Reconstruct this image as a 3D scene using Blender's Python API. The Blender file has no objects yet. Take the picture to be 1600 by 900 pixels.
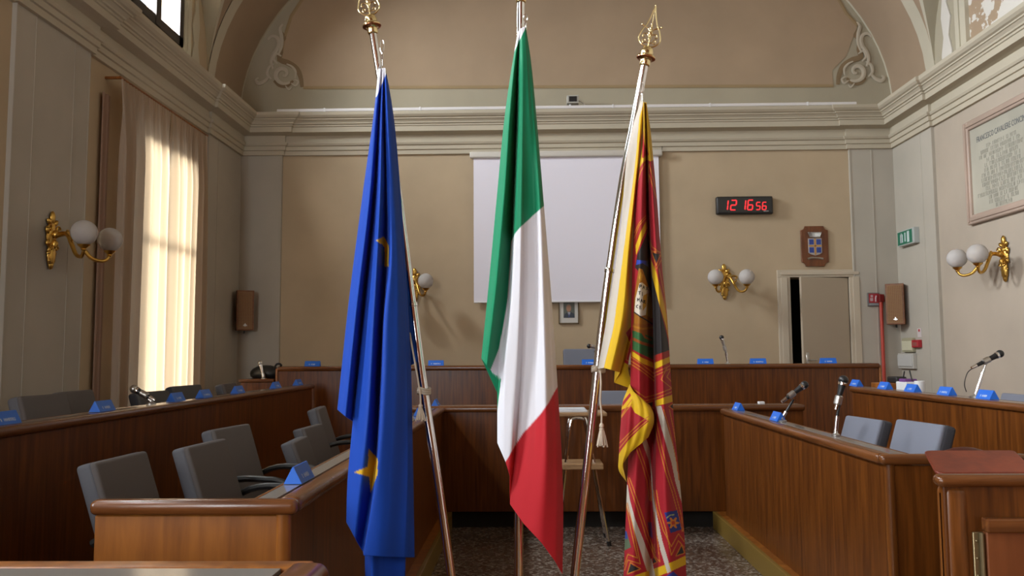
import bpy, bmesh, math, random
import numpy as np
from mathutils import Vector, Matrix, Euler
random.seed(7)
scn = bpy.context.scene
col = scn.collection
PI = math.pi
R = math.radians

# ------------------------------------------------------------------ camera
CAM = Vector((0, 0, 1.5))
F = 1280.0
YAW, PITCH, ROLL = R(1.28), R(4.62), R(0.35)
fw = Vector((-math.sin(YAW) * math.cos(PITCH), math.cos(YAW) * math.cos(PITCH), math.sin(PITCH)))
r0 = Vector((math.cos(YAW), math.sin(YAW), 0))
u0 = r0.cross(fw)
cr = r0 * math.cos(ROLL) - u0 * math.sin(ROLL)
cu = u0 * math.cos(ROLL) + r0 * math.sin(ROLL)
cam = bpy.data.cameras.new('camera')
camo = bpy.data.objects.new('camera', cam)
col.objects.link(camo)
camo.matrix_world = Matrix(((cr.x, cu.x, -fw.x, CAM.x), (cr.y, cu.y, -fw.y, CAM.y), (cr.z, cu.z, -fw.z, CAM.z), (0, 0, 0, 1)))
cam.sensor_width = 36
cam.lens = F / 1600 * 36
cam.clip_start = 0.05
cam.dof.use_dof = True
cam.dof.focus_distance = 2.9
cam.dof.aperture_fstop = 14.0
scn.camera = camo


def ray(px, py):
    return fw + cr * ((px - 800) / F) - cu * ((py - 450) / F)


def atY(px, py, Y):
    d = ray(px, py); return CAM + d * ((Y - CAM.y) / d.y)


def atX(px, py, X):
    d = ray(px, py); return CAM + d * ((X - CAM.x) / d.x)


# ------------------------------------------------------------------ world, lights, exposure
scn.view_settings.view_transform = 'Standard'
scn.view_settings.look = 'None'
scn.view_settings.gamma = 1.0
scn.view_settings.use_curve_mapping = False
scn.view_settings.exposure = -0.58
scn.cycles.use_denoising = True
scn.cycles.max_bounces = 10
scn.cycles.diffuse_bounces = 6
scn.cycles.transparent_max_bounces = 12
scn.cycles.caustics_reflective = False
scn.cycles.caustics_refractive = False
scn.cycles.sample_clamp_indirect = 6.0
w = bpy.data.worlds.new('sky'); scn.world = w; w.use_nodes = True
bg = w.node_tree.nodes['Background']
bg.inputs[0].default_value = (0.80, 0.90, 1.0, 1); bg.inputs[1].default_value = 2.5


def area(name, loc, rot, sx, sy, power, color, spread=180):
    l = bpy.data.lights.new(name, 'AREA'); l.shape = 'RECTANGLE'; l.size = sx; l.size_y = sy
    l.energy = power; l.color = color; l.spread = R(spread)
    o = bpy.data.objects.new(name, l); o.location = loc; o.rotation_euler = rot
    col.objects.link(o); return o


XL, XR, YB, YF = -3.98, 4.93, 11.0, -4.0
DAY = (0.92, 0.97, 1.0)
# daylight entering through the windows of the left wall: upper lights and tall curtained windows
BAYS = [8.42, 4.63, 0.84, -2.95]
for i, yc in enumerate(BAYS):
    area('daylight_upper', (XL - 0.62, yc, 5.78), (0, R(-90 + 33), 0), 1.25, 1.25, [900, 880, 820, 820][i], DAY, 150)
area('daylight_tall', (XL - 0.50, 8.56, 2.30), (0, R(-90), 0), 2.75, 1.2, 85, (1.0, 0.95, 0.86), 35)
area('daylight_tall', (XL - 0.50, 0.98, 2.30), (0, R(-90), 0), 2.75, 1.2, 300, DAY)
area('daylight_tall', (XL - 0.50, -2.81, 2.30), (0, R(-90), 0), 2.75, 1.2, 520, DAY)

area('added_rear_light', (-3.15, YF - 0.42, 2.9), (R(90), 0, 0), 1.3, 2.8, 470, DAY)  # added light behind the camera, brightens flag fronts and bench end

# ------------------------------------------------------------------ materials
MATS = {}


def mat(name, rgb, rough=0.6, metal=0.0, emit=0.0, **kw):
    if name in MATS: return MATS[name]
    m = bpy.data.materials.new(name); m.use_nodes = True
    b = m.node_tree.nodes['Principled BSDF']
    b.inputs['Base Color'].default_value = (*rgb, 1)
    b.inputs['Roughness'].default_value = rough
    b.inputs['Metallic'].default_value = metal
    if emit:
        b.inputs['Emission Color'].default_value = (*rgb, 1); b.inputs['Emission Strength'].default_value = emit
    for k, v in kw.items(): b.inputs[k.replace('_', ' ')].default_value = v
    MATS[name] = m; return m


def nz(m, scale=(1, 1, 1), detail=4, nscale=5, coord='Object'):
    nt = m.node_tree; tc = nt.nodes.new('ShaderNodeTexCoord'); mp = nt.nodes.new('ShaderNodeMapping')
    mp.inputs['Scale'].default_value = scale
    n = nt.nodes.new('ShaderNodeTexNoise'); n.inputs['Scale'].default_value = nscale; n.inputs['Detail'].default_value = detail
    nt.links.new(tc.outputs[coord], mp.inputs[0]); nt.links.new(mp.outputs[0], n.inputs['Vector'])
    return n


def ramp(m, src, stops):
    nt = m.node_tree; r = nt.nodes.new('ShaderNodeValToRGB')
    e = r.color_ramp.elements
    while len(e) < len(stops): e.new(0.5)
    for el, (p, c) in zip(e, stops): el.position = p; el.color = (*c, 1)
    nt.links.new(src, r.inputs[0]); return r


def mul(c, k): return tuple(min(1, x * k) for x in c)


def bump(m, src, strength, dist=0.01):
    nt = m.node_tree; b = nt.nodes.new('ShaderNodeBump'); b.inputs['Strength'].default_value = strength; b.inputs['Distance'].default_value = dist
    nt.links.new(src, b.inputs['Height']); nt.links.new(b.outputs[0], nt.nodes['Principled BSDF'].inputs['Normal'])


def plaster(name, rgb, var=0.07, rough=0.85):
    m = mat(name, rgb, rough); n = nz(m, detail=6, nscale=1.3)
    r = ramp(m, n.outputs[0], [(0.3, mul(rgb, 1 - var)), (0.7, mul(rgb, 1 + var))])
    m.node_tree.links.new(r.outputs[0], m.node_tree.nodes['Principled BSDF'].inputs['Base Color'])
    if 'cornice' not in name:
        n2 = nz(m, detail=8, nscale=25); bump(m, n2.outputs[0], 0.05, 0.002)
    return m


def wood(name, dark, light, rough=0.32, scale=(9, 9, 0.5), k=4.0):
    m = mat(name, light, rough)
    n = nz(m, scale=scale, detail=5, nscale=k); n.inputs['Distortion'].default_value = 0.4
    mid = tuple((a + b) / 2 for a, b in zip(dark, light))
    r = ramp(m, n.outputs[0], [(0.28, dark), (0.48, mid), (0.66, light)])
    n3 = nz(m, scale=(scale[0] * 5, scale[1] * 5, scale[2] * 2), detail=6, nscale=k)
    nt = m.node_tree; mx = nt.nodes.new('ShaderNodeMixRGB'); mx.blend_type = 'MULTIPLY'; mx.inputs[0].default_value = 0.35
    r3 = ramp(m, n3.outputs[0], [(0.3, (0.6, 0.55, 0.5)), (0.65, (1, 1, 1))])
    nt.links.new(r.outputs[0], mx.inputs[1]); nt.links.new(r3.outputs[0], mx.inputs[2])
    nt.links.new(mx.outputs[0], nt.nodes['Principled BSDF'].inputs['Base Color'])
    return m


M_BACK = plaster('beige plaster', (0.465, 0.365, 0.245))
M_PIL = plaster('grey plaster', (0.44, 0.405, 0.345))
M_CORN = plaster('cornice plaster', (0.48, 0.43, 0.335), 0.05)
M_RIGHT = plaster('pale pink plaster', (0.43, 0.365, 0.295))
M_UP = plaster('lunette plaster', (0.40, 0.36, 0.27))
M_PANEL = plaster('ochre panel plaster', (0.39, 0.29, 0.195))
M_LINE = plaster('ochre line paint', (0.33, 0.24, 0.13))
M_VAULT = plaster('brown vault field', (0.34, 0.25, 0.17))
M_RIB = plaster('pale vault rib', (0.52, 0.48, 0.38))
M_ORN = plaster('ornament paint light', (0.50, 0.45, 0.36))
M_ORND = plaster('ornament paint dark', (0.24, 0.17, 0.095))
M_WOOD = wood('walnut veneer', (0.062, 0.0165, 0.0025), (0.165, 0.049, 0.007))
M_WOODL = wood('light walnut veneer', (0.17, 0.052, 0.008), (0.35, 0.122, 0.019), 0.35, (5, 5, 0.7), 3)
M_RAILX = wood('rail wood x', (0.085, 0.027, 0.008), (0.19, 0.066, 0.018), 0.25, (0.5, 9, 9))
M_RAILY = wood('rail wood y', (0.085, 0.027, 0.008), (0.19, 0.066, 0.018), 0.25, (9, 0.5, 9))
M_POST = wood('post wood', (0.10, 0.031, 0.006), (0.22, 0.072, 0.014), 0.3)
M_DOORW = wood('reddish door wood', (0.16, 0.045, 0.014), (0.24, 0.075, 0.024), 0.4, (3, 3, 0.6), 2)
M_OCHRE = mat('ochre plinth board', (0.19, 0.115, 0.022), 0.4)
M_LAM = mat('grey laminate', (0.21, 0.192, 0.175), 0.13)
M_BLACK = mat('black plastic', (0.012, 0.012, 0.013), 0.4)
M_CHROME = mat('chrome', (0.80, 0.79, 0.80), 0.10, 1.0)
M_STEEL = mat('dull steel', (0.55, 0.54, 0.52), 0.3, 1.0)
M_GOLD = mat('gilt brass', (0.62, 0.38, 0.09), 0.30, 1.0)
n_ = nz(M_GOLD, nscale=40, detail=3); bump(M_GOLD, n_.outputs[0], 0.5, 0.004)
M_GOLDP = mat('polished pale brass', (0.80, 0.66, 0.36), 0.18, 1.0)
M_GLOBE = mat('frosted glass', (0.80, 0.77, 0.76), 0.35, 0.0, Transmission_Weight=0.45, IOR=1.2)
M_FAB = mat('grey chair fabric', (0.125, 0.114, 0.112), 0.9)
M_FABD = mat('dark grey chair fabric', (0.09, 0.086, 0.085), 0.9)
M_SHELL_LIT = mat('lit side shell', (0.13, 0.135, 0.155), 0.85)  # bluish light on the left chairs' sides, put into the colour
M_SHELL_SHADE = mat('shaded side shell', (0.045, 0.045, 0.055), 0.85)  # dark tone paints in the shade on chair sides
M_FABB = mat('blue grey chair fabric', (0.17, 0.18, 0.225), 0.9)
for m_ in (M_FAB, M_FABB, M_FABD):
    n_ = nz(m_, nscale=400, detail=2); bump(m_, n_.outputs[0], 0.3, 0.002)
M_BLUE = mat('blue card', (0.012, 0.14, 0.66), 0.45)
M_WHITE = mat('white paint', (0.75, 0.75, 0.76), 0.5)
M_INK = mat('white print', (0.62, 0.72, 0.85), 0.6)
M_ROPE = mat('cream cord', (0.50, 0.42, 0.33), 0.9)
M_RED = mat('red paint', (0.45, 0.05, 0.03), 0.45)
M_SCREEN = mat('projection fabric', (0.82, 0.80, 0.90), 0.8)
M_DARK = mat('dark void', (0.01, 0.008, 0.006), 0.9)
M_DOOR = mat('cream door paint', (0.46, 0.385, 0.29), 0.5)
M_DOORF = mat('cream frame paint', (0.52, 0.45, 0.35), 0.5)
M_IRON = mat('dark window frame', (0.035, 0.028, 0.024), 0.5)

M_GLASS = bpy.data.materials.new('window glass'); M_GLASS.use_nodes = True
nt = M_GLASS.node_tree; nt.nodes.clear()
o_ = nt.nodes.new('ShaderNodeOutputMaterial'); mx = nt.nodes.new('ShaderNodeMixShader'); mx.inputs[0].default_value = 0.06
tr = nt.nodes.new('ShaderNodeBsdfTransparent'); gl = nt.nodes.new('ShaderNodeBsdfGlossy'); gl.inputs['Roughness'].default_value = 0.05
nt.links.new(tr.outputs[0], mx.inputs[1]); nt.links.new(gl.outputs[0], mx.inputs[2]); nt.links.new(mx.outputs[0], o_.inputs[0])

M_CURT = bpy.data.materials.new('cream curtain'); M_CURT.use_nodes = True
nt = M_CURT.node_tree; nt.nodes.clear()
o_ = nt.nodes.new('ShaderNodeOutputMaterial'); mx = nt.nodes.new('ShaderNodeMixShader'); mx.inputs[0].default_value = 0.40
df = nt.nodes.new('ShaderNodeBsdfDiffuse'); df.inputs[0].default_value = (0.50, 0.42, 0.35, 1)
tl = nt.nodes.new('ShaderNodeBsdfTranslucent'); tl.inputs[0].default_value = (0.85, 0.70, 0.50, 1)
nt.links.new(df.outputs[0], mx.inputs[1]); nt.links.new(tl.outputs[0], mx.inputs[2]); nt.links.new(mx.outputs[0], o_.inputs[0])


def terrazzo():
    m = mat('terrazzo floor', (0.2, 0.15, 0.12), 0.16)
    nt = m.node_tree; tc = nt.nodes.new('ShaderNodeTexCoord')
    v = nt.nodes.new('ShaderNodeTexVoronoi'); v.inputs['Scale'].default_value = 62
    nt.links.new(tc.outputs['Object'], v.inputs['Vector'])
    sp = nt.nodes.new('ShaderNodeSeparateColor'); nt.links.new(v.outputs['Color'], sp.inputs[0])
    r = ramp(m, sp.outputs[0], [(0.0, (0.06, 0.033, 0.024)), (0.3, (0.11, 0.07, 0.05)), (0.6, (0.15, 0.11, 0.085)), (0.8, (0.20, 0.165, 0.135)), (1.0, (0.38, 0.34, 0.30))])
    nt.links.new(r.outputs[0], nt.nodes['Principled BSDF'].inputs['Base Color'])
    return m


def peeling():
    m = mat('peeling plaster', (0.5, 0.4, 0.3), 0.9)
    n = nz(m, nscale=3.2, detail=5); n.inputs['Roughness'].default_value = 0.62
    r = ramp(m, n.outputs[0], [(0.0, (0.36, 0.26, 0.17)), (0.50, (0.38, 0.28, 0.19)), (0.515, (0.66, 0.63, 0.58)), (1, (0.70, 0.67, 0.62))])
    m.node_tree.links.new(r.outputs[0], m.node_tree.nodes['Principled BSDF'].inputs['Base Color']); return m


M_FLOOR = terrazzo(); M_PEEL = peeling()


# ------------------------------------------------------------------ mesh helpers
class MB:
    def __init__(s): s.v = []; s.f = []; s.m = []

    def add(s, vs, fs, mi=0):
        b = len(s.v); s.v += [tuple(p) for p in vs]
        s.f += [tuple(b + i for i in f) for f in fs]; s.m += [mi] * len(fs); return s

    def box(s, x0, x1, y0, y1, z0, z1, mi=0):
        x0, x1 = sorted((x0, x1)); y0, y1 = sorted((y0, y1)); z0, z1 = sorted((z0, z1))
        return s.add([(x0, y0, z0), (x1, y0, z0), (x1, y1, z0), (x0, y1, z0), (x0, y0, z1), (x1, y0, z1), (x1, y1, z1), (x0, y1, z1)],
                     [(0, 3, 2, 1), (4, 5, 6, 7), (0, 1, 5, 4), (1, 2, 6, 5), (2, 3, 7, 6), (3, 0, 4, 7)], mi)

    def rbox(s, x0, x1, y0, y1, z0, z1, r, seg=3, mi=0, M=None):
        x0, x1 = sorted((x0, x1)); y0, y1 = sorted((y0, y1)); z0, z1 = sorted((z0, z1))
        bm = bmesh.new(); bmesh.ops.create_cube(bm, size=1)
        for v in bm.verts: v.co = Vector(((x0 + x1) / 2 + v.co.x * (x1 - x0), (y0 + y1) / 2 + v.co.y * (y1 - y0), (z0 + z1) / 2 + v.co.z * (z1 - z0)))
        r = min(r, 0.49 * min(abs(x1 - x0), abs(y1 - y0), abs(z1 - z0)))
        bmesh.ops.bevel(bm, geom=bm.edges[:], offset=r, segments=seg, affect='EDGES', profile=0.5)
        bm.verts.index_update()
        vs = [(M @ v.co if M else v.co.copy()) for v in bm.verts]
        fs = [[v.index for v in f.verts] for f in bm.faces]; bm.free()
        return s.add(vs, fs, mi)

    def tube(s, pts, r, seg=10, cap=True, mi=0, closed=False):
        pts = [Vector(p) for p in pts]; n = len(pts)
        rr = r if isinstance(r, (list, tuple)) else [r] * n
        t = []
        for i in range(n):
            a = pts[max(i - 1, 0)] if not closed else pts[(i - 1) % n]
            b = pts[min(i + 1, n - 1)] if not closed else pts[(i + 1) % n]
            t.append((b - a).normalized())
        up = Vector((0, 0, 1)) if abs(t[0].z) < 0.9 else Vector((1, 0, 0))
        nrm = t[0].cross(up).normalized(); vs = []
        for i in range(n):
            nrm = (nrm - t[i] * nrm.dot(t[i])).normalized(); bn = t[i].cross(nrm)
            for k in range(seg):
                a = 2 * PI * k / seg
                vs.append(pts[i] + (nrm * math.cos(a) + bn * math.sin(a)) * rr[i])
        fs = []
        for i in range(n if closed else n - 1):
            j = (i + 1) % n
            for k in range(seg):
                l = (k + 1) % seg
                fs.append((i * seg + k, i * seg + l, j * seg + l, j * seg + k))
        if cap and not closed:
            fs.append(tuple(reversed(range(seg)))); fs.append(tuple(range((n - 1) * seg, n * seg)))
        return s.add(vs, fs, mi)

    def lathe(s, prof, c=(0, 0, 0), axis=(0, 0, 1), seg=20, mi=0):
        ax = Vector(axis).normalized(); q = Vector((0, 0, 1)).rotation_difference(ax)
        vs = []; fs = []; c = Vector(c)
        for (r, z) in prof:
            for k in range(seg):
                a = 2 * PI * k / seg
                vs.append(c + q @ Vector((max(r, 1e-4) * math.cos(a), max(r, 1e-4) * math.sin(a), z)))
        for i in range(len(prof) - 1):
            for k in range(seg):
                l = (k + 1) % seg
                fs.append((i * seg + k, i * seg + l, (i + 1) * seg + l, (i + 1) * seg + k))
        fs.append(tuple(reversed(range(seg)))); fs.append(tuple(range((len(prof) - 1) * seg, len(prof) * seg)))
        return s.add(vs, fs, mi)

    def ell(s, c, rx, ry, rz, seg=14, rings=9, mi=0, M=None):
        vs = []; fs = []; c = Vector(c)
        for i in range(rings + 1):
            th = PI * i / rings
            for k in range(seg):
                a = 2 * PI * k / seg
                p = Vector((rx * math.sin(th) * math.cos(a), ry * math.sin(th) * math.sin(a), rz * math.cos(th)))
                vs.append(c + (M @ p if M else p))
        for i in range(rings):
            for k in range(seg):
                l = (k + 1) % seg
                fs.append((i * seg + k, (i + 1) * seg + k, (i + 1) * seg + l, i * seg + l))
        return s.add(vs, fs, mi)

    def prism(s, poly, f0, f1, mi=0):
        """poly: 2D pts; f0,f1 map (u,v)->3D for both ends"""
        n = len(poly); vs = [f0(*p) for p in poly] + [f1(*p) for p in poly]
        fs = [tuple(range(n)), tuple(reversed(range(n, 2 * n)))] + [(i, i + n, (i + 1) % n + n, (i + 1) % n) for i in range(n)]
        return s.add(vs, fs, mi)

    def build(s, name, m, parent=None, smooth=False, world=True, bevel=0, M=None, auto=None):
        me = bpy.data.meshes.new(name)
        off = Vector((0, 0, 0))
        o = bpy.data.objects.new(name, me); col.objects.link(o)
        vs = [Vector(p) for p in s.v]
        if M: vs = [M @ p for p in vs]
        if parent is not None:
            o.parent = parent
            if world:
                base = parent.location if parent.parent is None else parent.parent.location
                if parent.parent is not None and parent.type == 'MESH': base = parent['_base'] if '_base' in parent else base
                base = Vector(base); vs = [p - base for p in vs]
                o['_base'] = tuple(base)
        elif world:
            lo = Vector((min(p.x for p in vs), min(p.y for p in vs), min(p.z for p in vs)))
            hi = Vector((max(p.x for p in vs), max(p.y for p in vs), 0))
            c = Vector(((lo.x + hi.x) / 2, (lo.y + hi.y) / 2, lo.z))
            vs = [p - c for p in vs]; o.location = c; o['_base'] = tuple(c)
        me.from_pydata([tuple(p) for p in vs], [], s.f)
        for mm in (m if isinstance(m, (list, tuple)) else [m]): me.materials.append(mm)
        me.polygons.foreach_set('material_index', s.m)
        bm = bmesh.new(); bm.from_mesh(me); bmesh.ops.recalc_face_normals(bm, faces=bm.faces); bm.to_mesh(me); bm.free()
        if smooth:
            me.polygons.foreach_set('use_smooth', [True] * len(me.polygons))
            try: me.set_sharp_from_angle(angle=R(auto or 40))
            except Exception: pass
        if bevel:
            b = o.modifiers.new('bevel', 'BEVEL'); b.width = bevel; b.segments = 2; b.limit_method = 'ANGLE'
        return o


def tag(o, label=None, cat=None, group=None, kind=None):
    if label: o['label'] = label
    if cat: o['category'] = cat
    if group: o['group'] = group
    if kind: o['kind'] = kind
    return o


def thing(name, loc, label=None, cat=None, group=None, kind=None, rz=0):
    o = bpy.data.objects.new(name, None); o.empty_display_size = 0.1; col.objects.link(o)
    o.location = loc; o.rotation_euler = (0, 0, rz)
    return tag(o, label, cat, group, kind)


def kids(o): return [c for c in ALLC() if c.parent == o]


def ALLC(): return list(col.objects)


def copy_tree(o, parent=None):
    ch = [c for c in col.objects if c.parent == o]
    c = o.copy(); col.objects.link(c)
    if parent: c.parent = parent
    for k in ch: copy_tree(k, c)
    return c


def struct(o): o['kind'] = 'structure'; return o


def text(s, size, M, m, parent, name='lettering', ext=0.001, align='CENTER', world=True, sx=1.0):
    cu_ = bpy.data.curves.new(name, 'FONT'); cu_.body = s; cu_.size = size; cu_.align_x = align; cu_.extrude = ext
    cu_.resolution_u = 2
    to = bpy.data.objects.new(name, cu_); col.objects.link(to)
    dg = bpy.context.evaluated_depsgraph_get(); me = bpy.data.meshes.new_from_object(to.evaluated_get(dg))
    mb = MB(); mb.add([M @ Vector((v.co.x * sx, v.co.y, v.co.z)) for v in me.vertices], [tuple(p.vertices) for p in me.polygons])
    col.objects.unlink(to); bpy.data.objects.remove(to); bpy.data.curves.remove(cu_)
    return mb.build(name, m, parent, world=world)


def resample(pts, n):
    """pts: list of tuples (k dims); smooth catmull through points, resampled evenly by arc in first two dims"""
    P = np.array(pts, float)
    if len(P) == 2:
        t = np.linspace(0, 1, n)[:, None]; return P[0] * (1 - t) + P[1] * t
    d = np.r_[0, np.cumsum(np.hypot(*(np.diff(P[:, :2], axis=0).T)))]
    t = np.linspace(0, d[-1], n)
    # monotone-ish cubic hermite
    m = np.gradient(P, d, axis=0)
    i = np.clip(np.searchsorted(d, t, side='right') - 1, 0, len(d) - 2)
    h = (d[i + 1] - d[i])[:, None]; s = ((t - d[i]) / (d[i + 1] - d[i]))[:, None]
    return ((2 * s**3 - 3 * s**2 + 1) * P[i] + (s**3 - 2 * s**2 + s) * h * m[i] + (-2 * s**3 + 3 * s**2) * P[i + 1] + (s**3 - s**2) * h * m[i + 1])

# ================================================================== THE ROOM
def slab_x(xa, xb, ys, zs, holes, mb):
    """wall normal to X built of cells, leaving out the holes (y0,y1,z0,z1)"""
    for i in range(len(ys) - 1):
        for j in range(len(zs) - 1):
            cy = (ys[i] + ys[i + 1]) / 2; cz = (zs[j] + zs[j + 1]) / 2
            if any(h[0] < cy < h[1] and h[2] < cz < h[3] for h in holes): continue
            mb.box(xa, xb, ys[i], ys[i + 1], zs[j], zs[j + 1])


WIN = [(yc - 0.64, yc + 0.64) for yc in BAYS]; LOW = 0.14
ZL0, ZL1, ZU0, ZU1 = 0.90, 3.74, 5.03, 6.35
holes = []
for i, (a, b) in enumerate(WIN):
    if i != 1: holes.append((a + LOW, b + LOW, ZL0, ZL1))
    holes.append((a, b, ZU0, ZU1))
ys = sorted({YF - 0.4, YB + 0.3, *[v for ab in WIN for v in ab], *[v + LOW for ab in WIN for v in ab]})
mb = MB(); slab_x(XL - 0.42, XL, ys, [0, ZL0, ZL1, ZU0, ZU1, 8.2], holes, mb)
struct(mb.build('wall_left', M_BACK))
mb = MB(); mb.box(XR, XR + 0.4, YF - 0.4, YB + 0.3, 0, 4.5); struct(mb.build('wall_right', M_RIGHT))
mb = MB(); mb.box(XR, XR + 0.4, YF - 0.4, YB + 0.3, 4.5, 8.2); struct(mb.build('wall_right_upper', M_UP))
# back wall with the door opening
DX0, DX1 = 3.47, 4.25; DZ = 2.50; FZ = 0.38
mb = MB(); mb.box(XL, DX0, YB, YB + 0.3, 0, 4.6); mb.box(DX1, XR, YB, YB + 0.3, 0, 4.6); mb.box(DX0, DX1, YB, YB + 0.3, DZ, 4.6); mb.box(DX0, DX1, YB, YB + 0.3, 0, FZ)
struct(mb.build('wall_back', M_BACK))
mb = MB(); mb.box(XL, XR, YB, YB + 0.3, 4.6, 8.2); struct(mb.build('wall_back_upper', M_UP))
mb = MB(); mb.box(XL, -3.8, YF - 0.3, YF, 0, 8.2); mb.box(-2.5, XR, YF - 0.3, YF, 0, 8.2); mb.box(-3.8, -2.5, YF - 0.3, YF, 0, 1.5); mb.box(-3.8, -2.5, YF - 0.3, YF, 4.3, 8.2)
struct(mb.build('wall_front', M_DOORW))
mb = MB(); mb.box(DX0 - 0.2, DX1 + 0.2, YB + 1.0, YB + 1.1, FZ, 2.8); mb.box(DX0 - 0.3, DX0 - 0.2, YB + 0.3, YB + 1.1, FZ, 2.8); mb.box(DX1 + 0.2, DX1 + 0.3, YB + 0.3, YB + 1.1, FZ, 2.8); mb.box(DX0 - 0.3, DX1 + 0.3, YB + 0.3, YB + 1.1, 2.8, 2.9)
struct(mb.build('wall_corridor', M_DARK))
mb = MB(); mb.box(XL - 0.4, XR + 0.4, YF - 0.4, YB + 1.2, -0.2, 0); struct(mb.build('floor', M_FLOOR))
# roof slab above the vault
mb = MB(); mb.box(XL - 0.42, XR + 0.4, YF - 0.4, YB + 0.3, 8.2, 8.4); struct(mb.build('ceiling_slab', M_BACK))

# ---- vault with side lunettes
XC, VA, VB, Z0 = 0.475, 4.455, 3.12, 4.80
HS = 1.38


def zarch(y):
    for yc in BAYS:
        if abs(y - yc) < HS - 1e-6: return 5.02 + 1.45 * math.sqrt(max(0, 1 - ((y - yc) / HS) ** 2)), True
    return Z0, False


rows = []
ylist = set(np.round(np.arange(YF, YB + 0.001, 0.1), 3)) | {10.02, 10.96}
for yc in BAYS:
    for k in range(25): ylist.add(round(yc - HS * math.cos(PI * k / 24), 4))
ylist = sorted(ylist)
NP = 22
vs = []; fs = []; ms = []
for y in ylist:
    variants = [y]
    zs_, inside = zarch(y)
    edge = any(abs(abs(y - yc) - HS) < 1e-3 for yc in BAYS)
    opts = [(Z0, False), (5.02, True)] if edge else [(zs_, inside)]
    if edge and any(abs(y - (yc + HS)) < 1e-3 for yc in BAYS): opts = opts[::-1]
    for (zz, ins) in opts:
        ph0 = math.asin(min(1, (zz - Z0) / VB)); phs = [ph0, ph0 + 0.055] + list(np.linspace(ph0 + 0.055, PI / 2, NP)[1:])
        L = [(XL - 0.02, y, zz)] + [(XC - VA * math.cos(p), y, Z0 + VB * math.sin(p)) for p in phs]
        Rr = [(2 * XC - p[0], y, p[2]) for p in reversed(L[:-1])]
        rows.append((y, ins, L + Rr))
W = len(rows[0][2])
for r in rows: vs += r[2]
for i in range(len(rows) - 1):
    ym = (rows[i][0] + rows[i + 1][0]) / 2; ins = rows[i][1] and rows[i + 1][1]
    for k in range(W - 1):
        kk = min(k, W - 2 - k)
        if rows[i][0] == rows[i + 1][0]: mi = 1
        elif ym > 10.96: mi = 1
        elif ym > 10.02: mi = 1 if kk <= 1 else 0
        elif ym > 9.80: mi = 1
        elif ins: mi = 2 if kk == 0 else (1 if kk == 1 else 0)
        else: mi = 1
        fs.append((i * W + k, i * W + k + 1, (i + 1) * W + k + 1, (i + 1) * W + k)); ms.append(mi)
mb = MB(); mb.v = vs; mb.f = fs; mb.m = ms
struct(mb.build('ceiling', [M_VAULT, M_RIB, M_UP], smooth=True, auto=30))

# ---- entablature swept round the room with break-outs at the pilasters
PILS_L = [(6.04, 7.11), (2.25, 3.32), (-1.54, -0.47)]
b = 0.035
path = [(XL + b, YB - b), (XL + 0.60, YB - b), (XL + 0.60, YB), (4.31, YB), (4.31, YB - b), (XR - b, YB - b), (XR - b, 9.90), (XR, 9.90)]
for (a, c) in PILS_L: path += [(XR, c), (XR - b, c), (XR - b, a), (XR, a)]
path += [(XR, YF), (XL, YF)]
for (a, c) in reversed(PILS_L): path += [(XL, a), (XL + b, a), (XL + b, c), (XL, c)]
path += [(XL, 9.83), (XL + b, 9.83)]
prof = [(-0.02, 4.23), (0.035, 4.23), (0.035, 4.29), (0.055, 4.295), (0.055, 4.35), (0.075, 4.355), (0.09, 4.38), (0.09, 4.392), (0.05, 4.405), (0.05, 4.495), (0.10, 4.505),
        (0.17, 4.515), (0.17, 4.585), (0.185, 4.59), (0.185, 4.612), (0.205, 4.617), (0.21, 4.635), (0.235, 4.66), (0.25, 4.664), (0.25, 4.68), (0.275, 4.69), (0.30, 4.715), (0.305, 4.74), (0.305, 4.755), (-0.02, 4.80)]
n = len(path); rings = []
for (o, z) in prof:
    ring = []
    for i in range(n):
        p0 = Vector(path[i - 1]); p1 = Vector(path[i]); p2 = Vector(path[(i + 1) % n])
        d1 = (p1 - p0).normalized(); d2 = (p2 - p1).normalized()
        n1 = Vector((d1.y, -d1.x)); n2 = Vector((d2.y, -d2.x))
        q = p1 + (n1 + n2) * o if abs(d1.dot(d2)) < 0.5 else p1 + n1 * o
        ring.append((q.x, q.y, z))
    rings.append(ring)
mb = MB(); mb.v = [p for r_ in rings for p in r_]
for j in range(len(prof) - 1):
    for i in range(n):
        k = (i + 1) % n; mb.f.append((j * n + i, j * n + k, (j + 1) * n + k, (j + 1) * n + i)); mb.m.append(0)
struct(mb.build('trim_1', M_CORN))

# ---- pilasters (flat grey strips with a scored inner panel)
def pil(name, fx):  # fx adds boxes
    mb = MB(); fx(mb); return struct(mb.build(name, M_PIL))


def pil_side(x, s, a, c, gs):
    def f(mb):
        mb.box(x - s * 0.05, x + s * b, a, c, 0, 4.28)
        for g in gs: mb.box(x, x + s * (b + 0.003), g - 0.006, g + 0.007, 0, 4.28)
    return f


k = 2
for (a, c) in PILS_L:
    for (x, s_) in ((XL, 1), (XR, -1)):
        pil('trim_%d' % k, pil_side(x, s_, a, c, (a + 0.26, c - 0.25, a + 0.008, c - 0.008))); k += 1
pil('trim_%d' % k, pil_side(XL, 1, 9.83, YB, (9.838, 10.14))); k += 1
pil('trim_%d' % k, pil_side(XR, -1, 9.90, YB, (9.908, 10.19))); k += 1
for (x0, x1, gs) in ((XL, XL + 0.60, (XL + 0.592,)), (4.31, XR, (4.318, 4.605))):
    mb = MB(); mb.box(x0, x1, YB + 0.05, YB - b, 0, 4.28)
    for g in gs: mb.box(g - 0.007, g + 0.007, YB, YB - b - 0.007, 0, 4.28)
    struct(mb.build('trim_%d' % k, M_PIL)); k += 1
# pale scored line beside the back right pilaster
# ---- lunette wall: painted ochre panel with border line
def bw(px, py, y=YB - 0.004): p = atY(px, py, y); return p


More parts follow.
